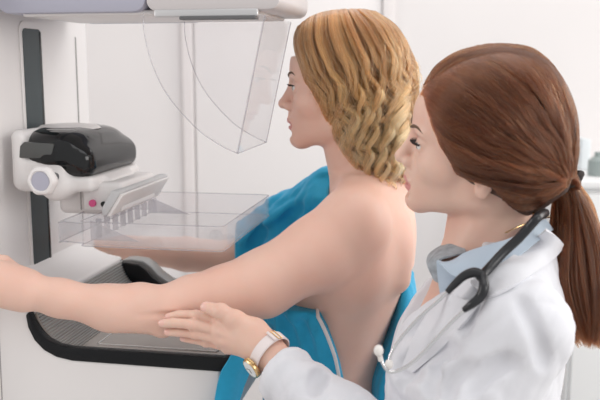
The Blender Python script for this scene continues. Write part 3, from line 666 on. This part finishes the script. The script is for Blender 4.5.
v_, f_ = G.polys(); gown = from_np('gown', v_, f_, M['gown'], pat)
pe = []
for (fe, ze) in spline(eT[:8], 60):
    ls = np.linspace(.22, .0, 250); q = np.array([T1(fe + .003, l, ze) for l in ls]); d = G.sample(q); k = np.argmax(d < .0015)
    if d[k] < .0015: pe.append(q[k])
pe = np.array(pe)
for _ in range(4): pe[1:-1] = (pe[:-2] + pe[1:-1] * 2 + pe[2:]) / 4
from_bm('piping', tube(pe, .0032, 60, 8, 1), M['piping'], gown)
# the loose back half hangs from the far shoulder behind her
back = [[P(x, y, Yd) for x, y, Yd in r_] for r_ in (
    [(404, 262, 1.50), (408, 267, 1.46), (412, 274, 1.49), (411, 280, 1.56)],
    [(398, 290, 1.47), (405, 292, 1.43), (414, 298, 1.46), (414, 300, 1.56)],
    [(390, 322, 1.45), (401, 326, 1.40), (414, 330, 1.44), (420, 332, 1.56)],
    [(382, 352, 1.43), (394, 358, 1.385), (412, 362, 1.43), (430, 362, 1.56)],
    [(374, 384, 1.41), (383, 392, 1.365), (400, 396, 1.40), (424, 396, 1.55)],
    [(372, 420, 1.42), (378, 432, 1.37), (396, 436, 1.40), (420, 436, 1.55)])]
bk = from_bm('gown_panel', sheet(back, 40, 60, .004, .004, 5), M['gown'], gown)
from_bm('piping', tube([r_[0] for r_ in back], .0032, 60, 8), M['piping'], bk)
flap = [[P(x, y, Yd) for x, y, Yd in r_] for r_ in (
    [(236, 346, 1.240), (246, 346, 1.250), (258, 347, 1.275)],
    [(229, 358, 1.224), (242, 362, 1.236), (255, 360, 1.265)],
    [(219, 378, 1.214), (232, 381, 1.220), (247, 376, 1.25)],
    [(214, 402, 1.210), (226, 403, 1.214), (238, 401, 1.236)],
    [(208, 440, 1.212), (216, 441, 1.214), (230, 440, 1.228)])]
from_bm('gown_tie', sheet(flap, 30, 40, .004, .003, 9), M['gown'], gown)
from_bm('waistband', tube([T1(-.045, .02, 1.0), T1(-.028, .07, 1.003), T1(.03, .135, 1.0), T1(.10, .10, 1.0)], .012, 40, 8, .4), M['brownstrap'], pat)
# trousers and shoes below the frame
def legs(name, org, F, L, m, parent, zt, zb):
    D = Field((org[0] - .30, org[1] - .30, zb - .02), (org[0] + .30, org[1] + .30, zt + .03), .006, .05)
    q = lambda f, l, z: np.array([*(org + F[:2] * f + L[:2] * l), z])
    D.ell(q(.03, 0, zt - .10), (.13, .155, .12), np.array([[F[0], F[1], 0], [L[0], L[1], 0], [0, 0, 1]]), .03)
    for y in (-1, 1): D.chain([q(.03, y * .085, zt - .12), q(.045, y * .09, .48), q(.02, y * .09, zb + .03)], [.085, .062, .05], .02)
    v, f = D.polys(); o = from_np(name, v, f, m, parent)
    return q
def shoes(q, m, parent):
    for y in (-1, 1):
        D = Field(q(.06, y * .09, 0) - np.array([.2, .2, .0]), q(.06, y * .09, 0) + np.array([.2, .2, .14]), .004, .04)
        D.chain([q(-.02, y * .09, .045), q(.08, y * .09, .035), q(.16, y * .095, .028)], [.042, .036, .028], .02); D.cone(q(-.005, y * .09, .05), q(.0, y * .09, .10), .04, .045, .02)
        D.cut(lambda p: .001 - p[:, 2]); v, f = D.polys(); from_np('shoe', v, f, m, parent)
q1 = legs('trousers', org1, F1, L1, M['trousers'], pat, .93, .06); shoes(q1, M['shoe'], pat)

# her hair
out1 = [(297, 22), (318, 12), (345, 9), (372, 11), (395, 24), (410, 45), (417, 68), (415, 95), (411, 125), (409, 160), (408, 192), (385, 192), (366, 182), (352, 166), (340, 150), (328, 128), (318, 108), (309, 88), (301, 66), (294, 44)]
HV1 = HairVolume(H1, 1.445, out1, [((-.010, 0, .055), (.118, .092, .108), .02), ((-.035, 0, -.02), (.085, .094, .10), .03), ((-.06, 0, -.09), (.065, .085, .09), .04)], .009, .035)
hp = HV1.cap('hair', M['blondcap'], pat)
g1 = [[(297, 24), (294, 40), (299, 62), (307, 85), (319, 107), (330, 128), (341, 147), (350, 166), (358, 183)],
      [(306, 18), (304, 42), (313, 70), (326, 97), (337, 122), (346, 144), (356, 163), (368, 184)],
      [(322, 13), (321, 38), (333, 68), (347, 95), (356, 120), (364, 143), (372, 164), (381, 190)],
      [(342, 10), (348, 30), (361, 60), (371, 88), (378, 115), (384, 141), (389, 164), (396, 194)],
      [(360, 10), (376, 22), (390, 47), (398, 76), (401, 104), (400, 131), (401, 158), (404, 192)],
      [(374, 12), (396, 26), (409, 48), (415, 72), (413, 100), (410, 128), (408, 157), (408, 190)]]
ca, ra, ta = comb(HV1, g1, 120, 48, 34, (.007, .06, .25), (1, -1), .018, .020, .00048, 0, .3, .001, (.25, .9))  # under layer toned darker: shade of the gaps put into the hair colour
cb_, rb_, tb_ = comb(HV1, g1, 46, 90, 44, (.0115, .072, .25), (1, -1), .007, .012, .00046, 0, .45, .010, (.7, 1.35))
fl_, fr_, ft_ = comb(HV1, g1, 120, 1, 40, (.016, .07, .2), (1, -1), .0, .06, .00022, 0, .3, .013, (1., 1.4))
cr_, cq_, ct_ = crest(HV1, [(335, 10), (360, 10), (384, 16), (402, 33), (414, 58), (417, 82), (414, 110), (410, 140), (408, 165), (406, 190)], 44, 70, 45, .00048, (.45, 1.2), (0, .6), .009)
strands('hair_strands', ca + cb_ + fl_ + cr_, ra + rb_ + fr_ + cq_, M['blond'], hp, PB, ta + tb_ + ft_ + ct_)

# ================================================================== THE DOCTOR
DB = (.25, 1.13, 0.)
F2 = np.array([-.985, .173, 0]); L2 = np.array([-.173, -.985, 0]); org2 = np.array([.250, 1.13])
T2 = lambda f, l, z: np.array([*(org2 + F2[:2] * f + L2[:2] * l), z])
H2 = Frame(P(480, 156, 1.13), (-.988, .12, .06), roll=math.radians(13))
sh3 = P(520, 330, .985); el3 = P(408, 476, 1.00); wr3 = P(268, 353, 1.165)
S2 = Field((-.235, .86, .97), (.43, 1.30, 1.59), .0018)
S2.loft(org2, F2, L2, [(.96, .0, 0, .09, .12), (1.10, .0, 0, .09, .12), (1.20, .0, 0, .092, .12), (1.27, -.012, 0, .080, .105), (1.31, -.02, 0, .05, .07)], .02)
nb2 = T2(-.03, 0, 1.315); S2.chain([nb2, H2(-.034, 0, -.085), H2(-.022, 0, -.02)], [.058, .0515, .055], .03)
S2.cone(H2(-.008, 0, -.085), T2(.018, 0, 1.30), .036, .042, .03)
for y in (-1, 1): S2.cone(H2(-.03, y * .05, -.03), T2(.03, y * .018, 1.325), .011, .010, .02)
head(S2, H2, .95)
fd = (wr3 - el3) / np.linalg.norm(wr3 - el3)
S2.chain([wr3 - fd * .085, wr3 - fd * .035, wr3 + fd * .01], [.016, .023, .026], .01)
# her left hand under the patient's elbow: back of the hand to us, thumb up, fingers stacked
Yh = 1.19
mc = [P(222, 321, 1.196), P(219, 330, 1.188), P(221, 339.5, 1.186), P(228, 347, 1.190)]
S2.cone(wr3, P(245, 336, 1.178), .0225, .023, .012)
for m_, r_ in zip(mc, (.0125, .0125, .012, .011)): S2.cone(P(250, 341, 1.178), m_, .021, r_, .010)
S2.cone(wr3 + fd * .0, P(256, 330, 1.180), .019, .017, .014)
fing = [[mc[0], P(196, 315.2, 1.209), P(179, 315.2, 1.211), P(168.5, 317.0, 1.212)], [mc[1], P(192, 324.2, 1.192), P(173, 323.0, 1.195), P(162, 323.4, 1.199)],
        [mc[2], P(195, 333.5, 1.196), P(178, 332.2, 1.200), P(167.5, 332.3, 1.204)], [mc[3], P(206, 342, 1.202), P(192, 339.5, 1.206), P(183, 338.5, 1.209)]]
for pts, r0 in zip(fing, (.0083, .0083, .0078, .0070)):
    S2.cone(pts[0], pts[1], r0 * 1.06, r0 * .94, .003); S2.cone(pts[1], pts[2], r0 * .94, r0 * .88, .0015); S2.cone(pts[2], pts[3], r0 * .88, r0 * .74, .0015)
    for j in (0, 1): S2.ell(pts[j] + np.array([0, -.004, .0]), (r0 * .8, r0 * .8, r0 * .9), None, .006)
th = [P(252, 334, 1.176), P(236, 320, 1.176), P(221, 311.5, 1.184), P(206, 307.5, 1.192)]
S2.cone(th[0], th[1], .019, .0145, .010); S2.cone(th[1], th[2], .0128, .0112, .006); S2.cone(th[2], th[3], .0112, .0088, .002)
S2.ell(th[2] + np.array([0, -.002, .001]), (.0118, .0115, .0115), None, .005)
for m_ in mc[:3]: S2.cone(m_ + np.array([.004, -.0135, .0]), P(252, 345, 1.16), .0026, .002, .008)
v_, f_ = S2.polys(); doc = from_np('person', v_, f_, [M['skin2'], M['lips2'], M['nail']], None, DB)
setp(doc, label='auburn-haired woman with a ponytail in a white coat supporting the other woman\'s elbow', category='person')
ntest = lambda p, q, r: (lambda c: (((c - (p * .25 + q * .75)) ** 2).sum(1) < r * r) & (c[:, 1] < (p * .25 + q * .75)[1] - r * .25))
nl = lambda a, b: b + (b - a) / np.linalg.norm(b - a) * .002
regions(doc, [(1, lipm(H2))] + [(2, (lambda q: (lambda c: ((c - q) ** 2).sum(1) < .0074 ** 2))(nl(p_[2], p_[3]) + np.array([-.001, -.0050, .0020]))) for p_ in fing + [th]])
for y in (-1, 1): eye(H2, y, doc)
brow_lash(H2, doc, S2)

# white coat: torso, both sleeves, skirt
K = Field((-.14, .80, .50), (.46, 1.40, 1.40), .0036)
K.loft(org2, F2, L2, [(.52, .0, 0, .17, .22), (.75, .0, 0, .155, .21), (.90, .0, 0, .135, .185), (1.02, .004, 0, .118, .155), (1.12, .006, 0, .118, .155), (1.20, -.005, 0, .113, .150), (1.26, -.018, 0, .102, .140), (1.305, -.028, 0, .080, .105), (1.345, -.038, 0, .052, .062)], .02)
for y in (-1, 1):
    K.ell(T2(.045, y * .060, 1.165), (.062, .066, .075), None, .05)
    K.cone(T2(-.045, y * .03, 1.335), T2(-.022, y * .125, 1.278), .036, .046, .04)
K.cone(T2(-.02, .11, 1.275), sh3, .050, .056, .03); K.chain([sh3, sh3 * .5 + el3 * .5 + np.array([.012, -.006, 0]), el3], [.060, .058, .054], .02)
K.cone(T2(-.01, .10, 1.24), sh3 * .6 + el3 * .4, .06, .055, .05)
cuffc = P(279, 371, 1.155); dcf = (cuffc - el3) / np.linalg.norm(cuffc - el3)
K.chain([el3, el3 * .5 + cuffc * .5, cuffc, cuffc + dcf * .03], [.053, .048, .0395, .039], .012)
sh4 = T2(-.015, -.155, 1.265); el4 = T2(-.02, -.18, 1.04); wr4 = T2(.02, -.185, .82)
K.chain([sh4, el4, wr4], [.062, .052, .042], .02)
cuff4 = (wr4 - el4) / np.linalg.norm(wr4 - el4)
def wrinkle(p):
    f = (p[:, 0] - org2[0]) * F2[0] + (p[:, 1] - org2[1]) * F2[1]; z = p[:, 2]
    d = .0042 * fold(p * np.array([1, 1, .7]), 11, 50.)
    wgt = np.exp(-((p - (el3 * .72 + sh3 * .28)) ** 2).sum(1) / .0065)       # deep creases inside the elbow
    d += wgt * .013 * np.sin((p @ np.array([.55, .1, .83])) * 150 + 2 * np.sin(p[:, 1] * 40 + p[:, 0] * 30))
    d += np.exp(-((p - T2(.055, .13, 1.24)) ** 2).sum(1) / .006) * .005 * np.sin((p @ np.array([.7, .3, -.6])) * 110)
    d += np.exp(-((p - cuffc) ** 2).sum(1) / .008) * .003 * np.sin((p @ dcf) * 160)
    return d
K.warp(wrinkle, .025)
for cr, r_ in (([(400, 388), (410, 370), (421, 358), (436, 351), (453, 350)], .0065), ([(431, 400), (428, 384), (432, 370), (445, 360)], .006), ([(398, 368), (409, 359), (424, 351)], .005), ([(446, 398), (448, 384), (456, 374), (470, 368)], .004),
               ([(498, 262), (485, 281), (474, 303), (464, 330)], .0028), ([(322, 372), (315, 390)], .0045), ([(412, 330), (425, 322), (440, 318)], .004), ([(520, 300), (535, 330), (545, 365)], .003), ([(470, 392), (486, 372), (510, 360)], .004)):
    q_ = spline(np.array([on(K, x, y, -.0005) for x, y in cr]), 14)
    for a, b in zip(q_, q_[1:]): K.cone(a, b, r_, r_, .014, True)
def coatcut(p):
    f = (p[:, 0] - org2[0]) * F2[0] + (p[:, 1] - org2[1]) * F2[1]; l = (p[:, 0] - org2[0]) * L2[0] + (p[:, 1] - org2[1]) * L2[1]; z = p[:, 2]
    cf = (p - (cuffc + dcf * .0)) @ dcf; cf = np.where(((p - cuffc) ** 2).sum(1) < .01, cf, -1)
    c4 = (p - wr4) @ cuff4; c4 = np.where(((p - wr4) ** 2).sum(1) < .01, c4, -1)
    v = np.minimum(np.minimum((z - 1.19) * .75 - np.abs(l) , f - .0), .05)     # V opening at the front
    nk = np.maximum(z - 1.352, -1)
    hole = .044 - np.sqrt((f + .030) ** 2 + l ** 2); hole = np.where(z > 1.25, hole, -1)
    return np.maximum.reduce([cf, c4, v, nk])
K.cut(coatcut)
v_, f_ = K.polys(); coat = from_np('coat', v_, f_, M['coat'], doc)
# shirt under the coat
B = Field(T2(0, 0, 1.0) - np.array([.2, .2, 0]), T2(0, 0, 1.38) + np.array([.2, .2, 0]), .004)
B.loft(org2, F2, L2, [(1.0, .002, 0, .11, .145), (1.12, .003, 0, .110, .148), (1.20, -.008, 0, .100, .138), (1.26, -.020, 0, .090, .126), (1.30, -.026, 0, .074, .095), (1.34, -.034, 0, .049, .057)], .02)
for y in (-1, 1): B.ell(T2(.034, y * .06, 1.165), (.058, .062, .066), None, .05)
B.cut(lambda p: np.where(np.abs((p - T2(0, 0, 0)) @ L2) > 0, np.minimum((p[:, 2] - 1.245) * .9 - np.abs((p - T2(0, 0, 0)) @ L2), ((p - T2(0, 0, 0)) @ F2)), -1))
v_, f_ = B.polys(); shirt = from_np('shirt', v_, f_, M['shirt'], doc)
pr = lambda rows: [[P(*q) for q in r_] for r_ in rows]
from mathutils.bvhtree import BVHTree
def over(objs, off):                              # points lying on whichever of the built surfaces meets the sight line first
    bpy.context.view_layer.update(); T = [BVHTree.FromPolygons([o.matrix_world @ v.co for v in o.data.vertices], [tuple(p.vertices) for p in o.data.polygons]) for o in objs]
    def f(pts, offs=None):
        out = []
        for i, (x, y) in enumerate(pts):
            d = Vector(ray(x, y)).normalized(); h = [t.ray_cast(Vector(CAM), d)[3] for t in T]; h = [k for k in h if k]; h = min(h) if h else 9
            if h > 1.35 or (out and h > lastd + .014): h = lastd if out else 1.08
            lastd = h; q = h - off; out.append(np.array(CAM + np.array(d) * q))
        for _ in range(4):
            ds = [np.linalg.norm(p - CAM) for p in out]; out = [out[0]] + [CAM + (p - CAM) / np.linalg.norm(p - CAM) * (min(ds[i + 1], .25 * ds[i] + .5 * ds[i + 1] + .25 * ds[i + 2])) for i, p in enumerate(out[1:-1])] + [out[-1]]
        return out
    return f
oc = lambda pts, off, fall=1.03: [on(K, x, y, off, fall=fall) for x, y in pts]
# collars: near shirt leaf, far shirt leaf (its woven inside shows), coat lapel and collar
from_bm('shirt_collar', sheet(pr([[(452, 262, 1.067), (466, 253, 1.058), (490, 245, 1.050), (512, 238, 1.050), (530, 225, 1.075), (545, 219, 1.105)],
                                  [(444, 263, 1.055), (462, 263, 1.043), (488, 258, 1.034), (514, 248, 1.034), (534, 233, 1.063), (549, 225, 1.105)],
                                  [(436.5, 261, 1.048), (456, 277, 1.031), (486, 274, 1.017), (516, 258, 1.020), (538, 241, 1.052), (553, 230, 1.105)]]), 50, 14, .0025, .001, 2), M['shirt'], shirt)
sc1 = bpy.data.objects[shirt.children[0].name] if shirt.children else None
from_bm('shirt_front', sheet(pr([[(436.5, 261, 1.057), (452, 272, 1.05), (474, 272, 1.042)], [(438, 278, 1.062), (450, 288, 1.056), (466, 288, 1.05)], [(441, 298, 1.072), (449, 303, 1.068), (458, 300, 1.062)]]), 24, 24, .002, 0), M['shirt'], shirt)
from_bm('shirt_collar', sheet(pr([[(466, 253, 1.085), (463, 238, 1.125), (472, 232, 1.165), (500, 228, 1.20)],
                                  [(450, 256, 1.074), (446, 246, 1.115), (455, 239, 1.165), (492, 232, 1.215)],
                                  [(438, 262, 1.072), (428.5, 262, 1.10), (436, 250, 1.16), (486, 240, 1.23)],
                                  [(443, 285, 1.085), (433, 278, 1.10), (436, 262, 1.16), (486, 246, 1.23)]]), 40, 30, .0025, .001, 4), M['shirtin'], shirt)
cc = [[(470, 282), (484, 274), (508, 260), (530, 243), (546, 229)], [(478, 290), (492, 283), (517, 269), (541, 251), (556, 236)], [(484, 300), (498, 294), (524, 280), (549, 262), (564, 246)]]
cco = from_bm('coat_collar', sheet([oc(cc[0], .010, 1.05), oc(cc[1], .009, 1.06), oc(cc[2], .004, 1.09)], 60, 16, .004, .001, 6), M['coat'], coat)
lp_ = [[(447, 294), (429, 313), (414, 338), (403, 366)], [(464, 299), (446, 320), (428, 343), (409, 370)], [(479, 306), (462, 326), (440, 350), (413, 373)]]
lpo = from_bm('lapel', sheet([oc(lp_[0], .005, 1.08), oc(lp_[1], .007, 1.08), oc(lp_[2], .004, 1.08)], 40, 16, .004, .001, 8), M['coat'], coat)
# seam round the sleeve head
qd = legs('trousers', org2, F2, L2, M['trousers'], doc, .93, .06); shoes(qd, M['shoe2'], doc)
HS = Field(tuple(wr4 - .13), tuple(wr4 + .13), .003); HS.cone(wr4 - cuff4 * .04, wr4 + cuff4 * .02, .024, .024, .01); hand(HS, wr4 + cuff4 * .02, cuff4 + np.array([0, 0, -.3]), (.1, .9, .2), .5, thumb=-1)
v_, f_ = HS.polys(); from_np('hand', v_, f_, M['skin2'], doc)

# hair drawn back to a ponytail
out2 = [(419, 84), (430, 67), (453, 52), (480, 44), (508, 42), (535, 49), (557, 66), (571, 88), (579, 113), (580, 140), (574, 166), (570, 186), (556, 192), (538, 206), (522, 214), (508, 204), (497, 188), (480, 180), (462, 177), (451, 168), (440, 148), (428, 124), (419, 102)]
HV2 = HairVolume(H2, 1.13, out2, [((-.022, 0, .055), (.122, .093, .104), .02), ((-.045, 0, .0), (.10, .096, .080), .03), ((-.06, 0, -.035), (.06, .06, .05), .03)], .006, .035)
hd = HV2.cap('hair', M['brownin'], doc)
g2 = [[(509, 203), (520, 208), (533, 206), (547, 198), (558, 190), (566, 183)],
      [(486, 183), (500, 188), (519, 195), (538, 194), (555, 187), (566, 182)],
      [(455, 171), (470, 177), (492, 183), (519, 187), (545, 185), (567, 181)],
      [(440, 148), (455, 163), (482, 172), (514, 177), (543, 178), (567, 180)],
      [(429, 122), (446, 145), (476, 160), (512, 168), (544, 172), (568, 179)],
      [(417, 100), (438, 125), (472, 145), (510, 158), (544, 166), (568, 178)],
      [(418, 82), (443, 105), (480, 128), (516, 146), (548, 160), (569, 177)],
      [(428, 66), (458, 82), (498, 108), (530, 134), (555, 156), (570, 176)],
      [(452, 53), (486, 66), (520, 92), (547, 123), (564, 152), (571, 176)],
      [(478, 45), (512, 54), (542, 80), (562, 113), (571, 148), (572, 176)],
      [(506, 42), (536, 52), (560, 78), (574, 112), (577, 146), (573, 176)]]
cu2, ra2, tn2 = comb(HV2, g2, 110, 55, 24, (.0016, .06, .1), (1, -1), .006, .03, .00040, .12, .02, .0015, (.5, 1.3))
# ponytail
pt = np.array([P(567, 181, 1.125), P(573, 205, 1.12), P(577, 240, 1.10), P(579, 280, 1.085), P(584, 318, 1.075), P(590, 350, 1.07)]); pw = [.012, .024, .034, .037, .030, .012]
tr = spline(pt, 30); wr_ = np.interp(np.linspace(0, 1, 30), np.linspace(0, 1, 6), pw)
D = Field(pt.min(0) - .06, pt.max(0) + .06, .003, .05)
for i in range(23): D.cone(tr[i], tr[i + 1], wr_[i] * .5, wr_[i + 1] * .5, .006)
v_, f_ = D.polys(); pony = from_np('ponytail', v_, f_, M['brownin'], doc)
cl = []
for c in range(110):
    a0 = rng.uniform(0, 2 * math.pi); r0 = math.sqrt(rng.uniform(.2, 1)); t1 = rng.uniform(.82, 1.0)
    for i in range(42):
        a = a0 + rng.normal(0, .16); r = np.clip(r0 + rng.normal(0, .10), 0, 1.08); n = 22; tt = np.linspace(0, t1 * rng.uniform(.94, 1.0), n)
        p = np.stack([np.interp(tt, np.linspace(0, 1, 30), tr[:, k]) for k in range(3)], 1); w_ = np.interp(tt, np.linspace(0, 1, 30), wr_)
        sw = .0025 * np.sin(tt * 9 + a0 * 3)
        p[:, 0] += math.cos(a) * r * w_ + sw; p[:, 1] += math.sin(a) * r * w_ * .85; cl.append(p)
cr2, cq2, ct2 = crest(HV2, [(419, 86), (431, 67), (454, 51), (480, 44), (508, 42), (535, 49), (557, 66), (571, 88), (579, 113), (580, 140), (576, 162), (569, 178)], 30, 130, 45, .00042, (.6, 1.3), (0, .72))
strands('hair_strands', cu2 + cr2, ra2 + cq2, M['brown'], hd, DB, tn2 + ct2)
strands('ponytail_strands', cl, [.00042] * len(cl), M['brown'], pony, DB, np.repeat(rng.uniform(.35, 1.0, 110), 42))
tc_ = P(567.5, 180, 1.123); ring = bmesh.new()
for k in range(3): tube([tc_ + np.array([.014 * math.cos(a) + .002 * k, .014 * math.sin(a), -.005 + .005 * k + .004 * math.cos(a)]) for a in np.linspace(0, 2 * math.pi, 25)], .0042, 40, 8, 1, None, ring)
from_bm('hair_tie', ring, M['tie'], hd)
lk = []                                           # loose lock wound over the tie
for i in range(260):
    o_ = rng.normal(0, .0022, 3); lk.append(spline(np.array([P(548, 158, 1.075), P(560, 166, 1.085), P(572, 176, 1.095), P(577, 187, 1.115), P(572, 193, 1.14)]) + o_, 16))
strands('wrapped_lock', lk, [.0004] * len(lk), M['brown'], hd, DB)

# ------------------------------------------------------------------ stethoscope on her shoulders
se = empty('stethoscope', tuple(P(480, 277, 1.0)), label='black and chrome stethoscope hanging round the neck over the white coat', category='stethoscope')
sf = over([coat, shirt, cco, lpo] + list(shirt.children), .0155); sg = over([coat, shirt, cco, lpo] + list(shirt.children), .0135)
tb = from_bm('tubing', tube([P(545, 213, 1.062)] + sf([(538, 217), (528, 228), (518, 239), (504, 252), (490, 267), (480, 278)]), .0060, 60, 14), M['rubber'], se)
from_bm('yoke', tube(sf([(483, 275), (474, 272.5), (464, 276), (455, 284), (447, 292.5)]), [.0058, .0062, .0055, .0048, .0036], 40, 12), M['rubber'], tb)
from_bm('yoke', tube(sf([(483, 275), (484, 287), (480, 297), (472, 304), (464, 310)]), [.0058, .0064, .006, .0052, .0036], 40, 12), M['rubber'], tb)
bAp = sg([(449, 291), (436, 303), (421, 316), (407, 331), (396, 345), (390.5, 355), (389, 362)])
bA = from_bm('ear_tube', tube(bAp, .0021, 60, 10), M['chrome'], se)
from_bm('ear_tip', lathe([(.002, -.006), (.0045, -.004), (.0055, 0), (.0045, .004), (.002, .006)], 'z', 20, bAp[-1] + np.array([0, 0, -.003])), M['eartip'], bA)
bBp = sg([(466, 309), (452, 322), (438, 337), (424, 352), (412, 363), (400, 370), (390, 372), (384.5, 367), (381, 359)])
bB = from_bm('ear_tube', tube(bBp, .0021, 70, 10), M['chrome'], se)
tp = bmesh.new(); bmesh.ops.create_uvsphere(tp, u_segments=20, v_segments=14, radius=.0062, matrix=Matrix.Translation((bBp[-1] + np.array([-.003, 0, .0105]))) @ Matrix.Diagonal((.95, .95, 1.15, 1)))
tube([bBp[-1] + np.array([0, 0, -.002]), bBp[-1] + np.array([-.0015, 0, .004])], .0032, 6, 12, 1, None, tp); from_bm('ear_tip', tp, M['eartip'], bB)
from_bm('metal_ring', lathe([(.0068, -.004), (.0078, -.003), (.0078, .003), (.0068, .004)], 'z', 24, P(538.5, 215.5, 1.065)), M['gold'], tb)
from_bm('necklace', tube([P(505, 233, 1.055), P(520, 226, 1.058), P(536, 220, 1.075), P(548, 217.5, 1.10), P(553, 217, 1.13), P(540, 216, 1.19), P(500, 222, 1.185)], .0009, 60, 6), M['gold'], doc)

# ------------------------------------------------------------------ wristwatch on her left wrist
wc = P(269.5, 353.5, 1.163); wa = fd; wn = np.array([0, -1., 0]); wn -= wa * (wn @ wa); wn /= np.linalg.norm(wn); wu = np.cross(wa, wn); wu *= np.sign(wu[2])
wt = empty('wristwatch', tuple(wc), label='gold-rimmed wristwatch with a pinkish white strap on the wrist below the supporting hand', category='watch')
b = bmesh.new(); rr = .0300; n = 48; rg = []
for i in range(n):
    a = 2 * math.pi * i / n; d = wn * math.cos(a) + wu * math.sin(a); rx = rr * (1 + .04 * math.sin(a) ** 2)
    rg.append([b.verts.new(wc + d * rx + wa * .0085), b.verts.new(wc + d * (rx + .0022) + wa * .0075), b.verts.new(wc + d * (rx + .0022) - wa * .0075), b.verts.new(wc + d * rx - wa * .0085)])
for i in range(n): loop(b, rg[i], rg[(i + 1) % n])
from_bm('strap', b, M['strap'], wt)
ca = math.radians(-48); cd = wn * math.cos(ca) + wu * math.sin(ca); co_ = wc + cd * (rr + .001); t_ = np.cross(cd, wa)
def disc(prof, m, name, par):
    b = bmesh.new(); rings = []
    for r, h in prof: rings.append([b.verts.new(co_ + cd * h + (wa * math.cos(a) + t_ * math.sin(a)) * r) for a in np.linspace(0, 2 * math.pi, 40, endpoint=False)])
    for q_, s_ in zip(rings, rings[1:]): loop(b, q_, s_)
    b.faces.new(rings[0]); b.faces.new(rings[-1]); return from_bm(name, b, M[m], par)
case = disc([(.0150, 0), (.0163, .002), (.0163, .0055), (.0148, .0072), (.0135, .0072)], 'gold', 'case', wt)
dl_ = disc([(.0136, .0066), (.0134, .0074), (.004, .0075)], 'dial', 'dial', case)
for a, ln_ in ((.6, .009), (2.2, .0065)):
    e_ = co_ + cd * .0079; from_bm('watch_hand', tube([e_, e_ + (wa * math.cos(a) + t_ * math.sin(a)) * ln_], .0004, 4, 4), M['dkgrey'], dl_)
for s_ in (-1, 1):
    e_ = co_ + cd * .003 + t_ * s_ * .0165; from_bm('lug', tube([e_ - wa * .007, e_ + wa * .007], .0016, 4, 8), M['gold'], case)
ba = math.radians(72); bd_ = wn * math.cos(ba) + wu * math.sin(ba); bo = wc + bd_ * (rr + .004); bt = np.cross(bd_, wa)
bk_ = from_bm('buckle', tube([bo + wa * x_ + bt * y_ for x_, y_ in ((-.0092, -.003), (.0092, -.003), (.0092, .003), (-.0092, .003), (-.0092, -.003))], .0008, 0, 6), M['gold'], wt)
from_bm('strap_keeper', tube([bo + bt * .010 + wa * x_ for x_ in (-.0095, .0095)], .0022, 4, 8), M['strap'], bk_)

# ================================================================== LIGHT AND CAMERA
w = bpy.data.worlds.new('World'); sc.world = w; w.use_nodes = True
w.node_tree.nodes['Background'].inputs[0].default_value = (1, .985, .975, 1); w.node_tree.nodes['Background'].inputs[1].default_value = .68
def area(name, loc_, target, sx, sy, e, col=(1, 1, 1)):
    l = bpy.data.lights.new(name, 'AREA'); l.shape = 'RECTANGLE'; l.size = sx; l.size_y = sy; l.energy = e; l.color = col
    o = bpy.data.objects.new(name, l); C.objects.link(o); o.location = loc_; o.rotation_euler = (Vector(target) - Vector(loc_)).to_track_quat('-Z', 'Y').to_euler(); return o
area('window_light', (2.7, 1.9, 2.2), (.2, 1.3, 1.3), 1.4, 1.8, 38, (1, .97, .93))
area('ceiling_panel_light', (.35, 1.65, 2.7), (.2, 1.65, 0), 2.2, 1.2, 12)
area('right_fill_light', (2.3, -.6, 2.3), (-.1, 1.3, 1.3), 1.5, 1.5, 35, (1, .98, .96))  # added fill to brighten the column and skin, not a real window
area('left_fill_light', (-2.4, .9, 2.0), (0, 1.4, 1.4), 1.4, 1.4, 21, (1, .98, .97))  # added fill to lift the patient's face; this wall has no window
cam = bpy.data.cameras.new('camera'); cam.lens = 50; cam.sensor_width = 36; co = bpy.data.objects.new('camera', cam); C.objects.link(co)
co.location = tuple(CAM); co.rotation_euler = (math.pi / 2 - PITCH, 0, 0); cam.clip_start = .02
cam.dof.use_dof = True; cam.dof.focus_distance = 1.28; cam.dof.aperture_fstop = 5.0
sc.camera = co
sc.view_settings.view_transform = 'Standard'; sc.view_settings.look = 'None'; sc.view_settings.gamma = 1; sc.view_settings.exposure = 0; sc.view_settings.use_curve_mapping = False
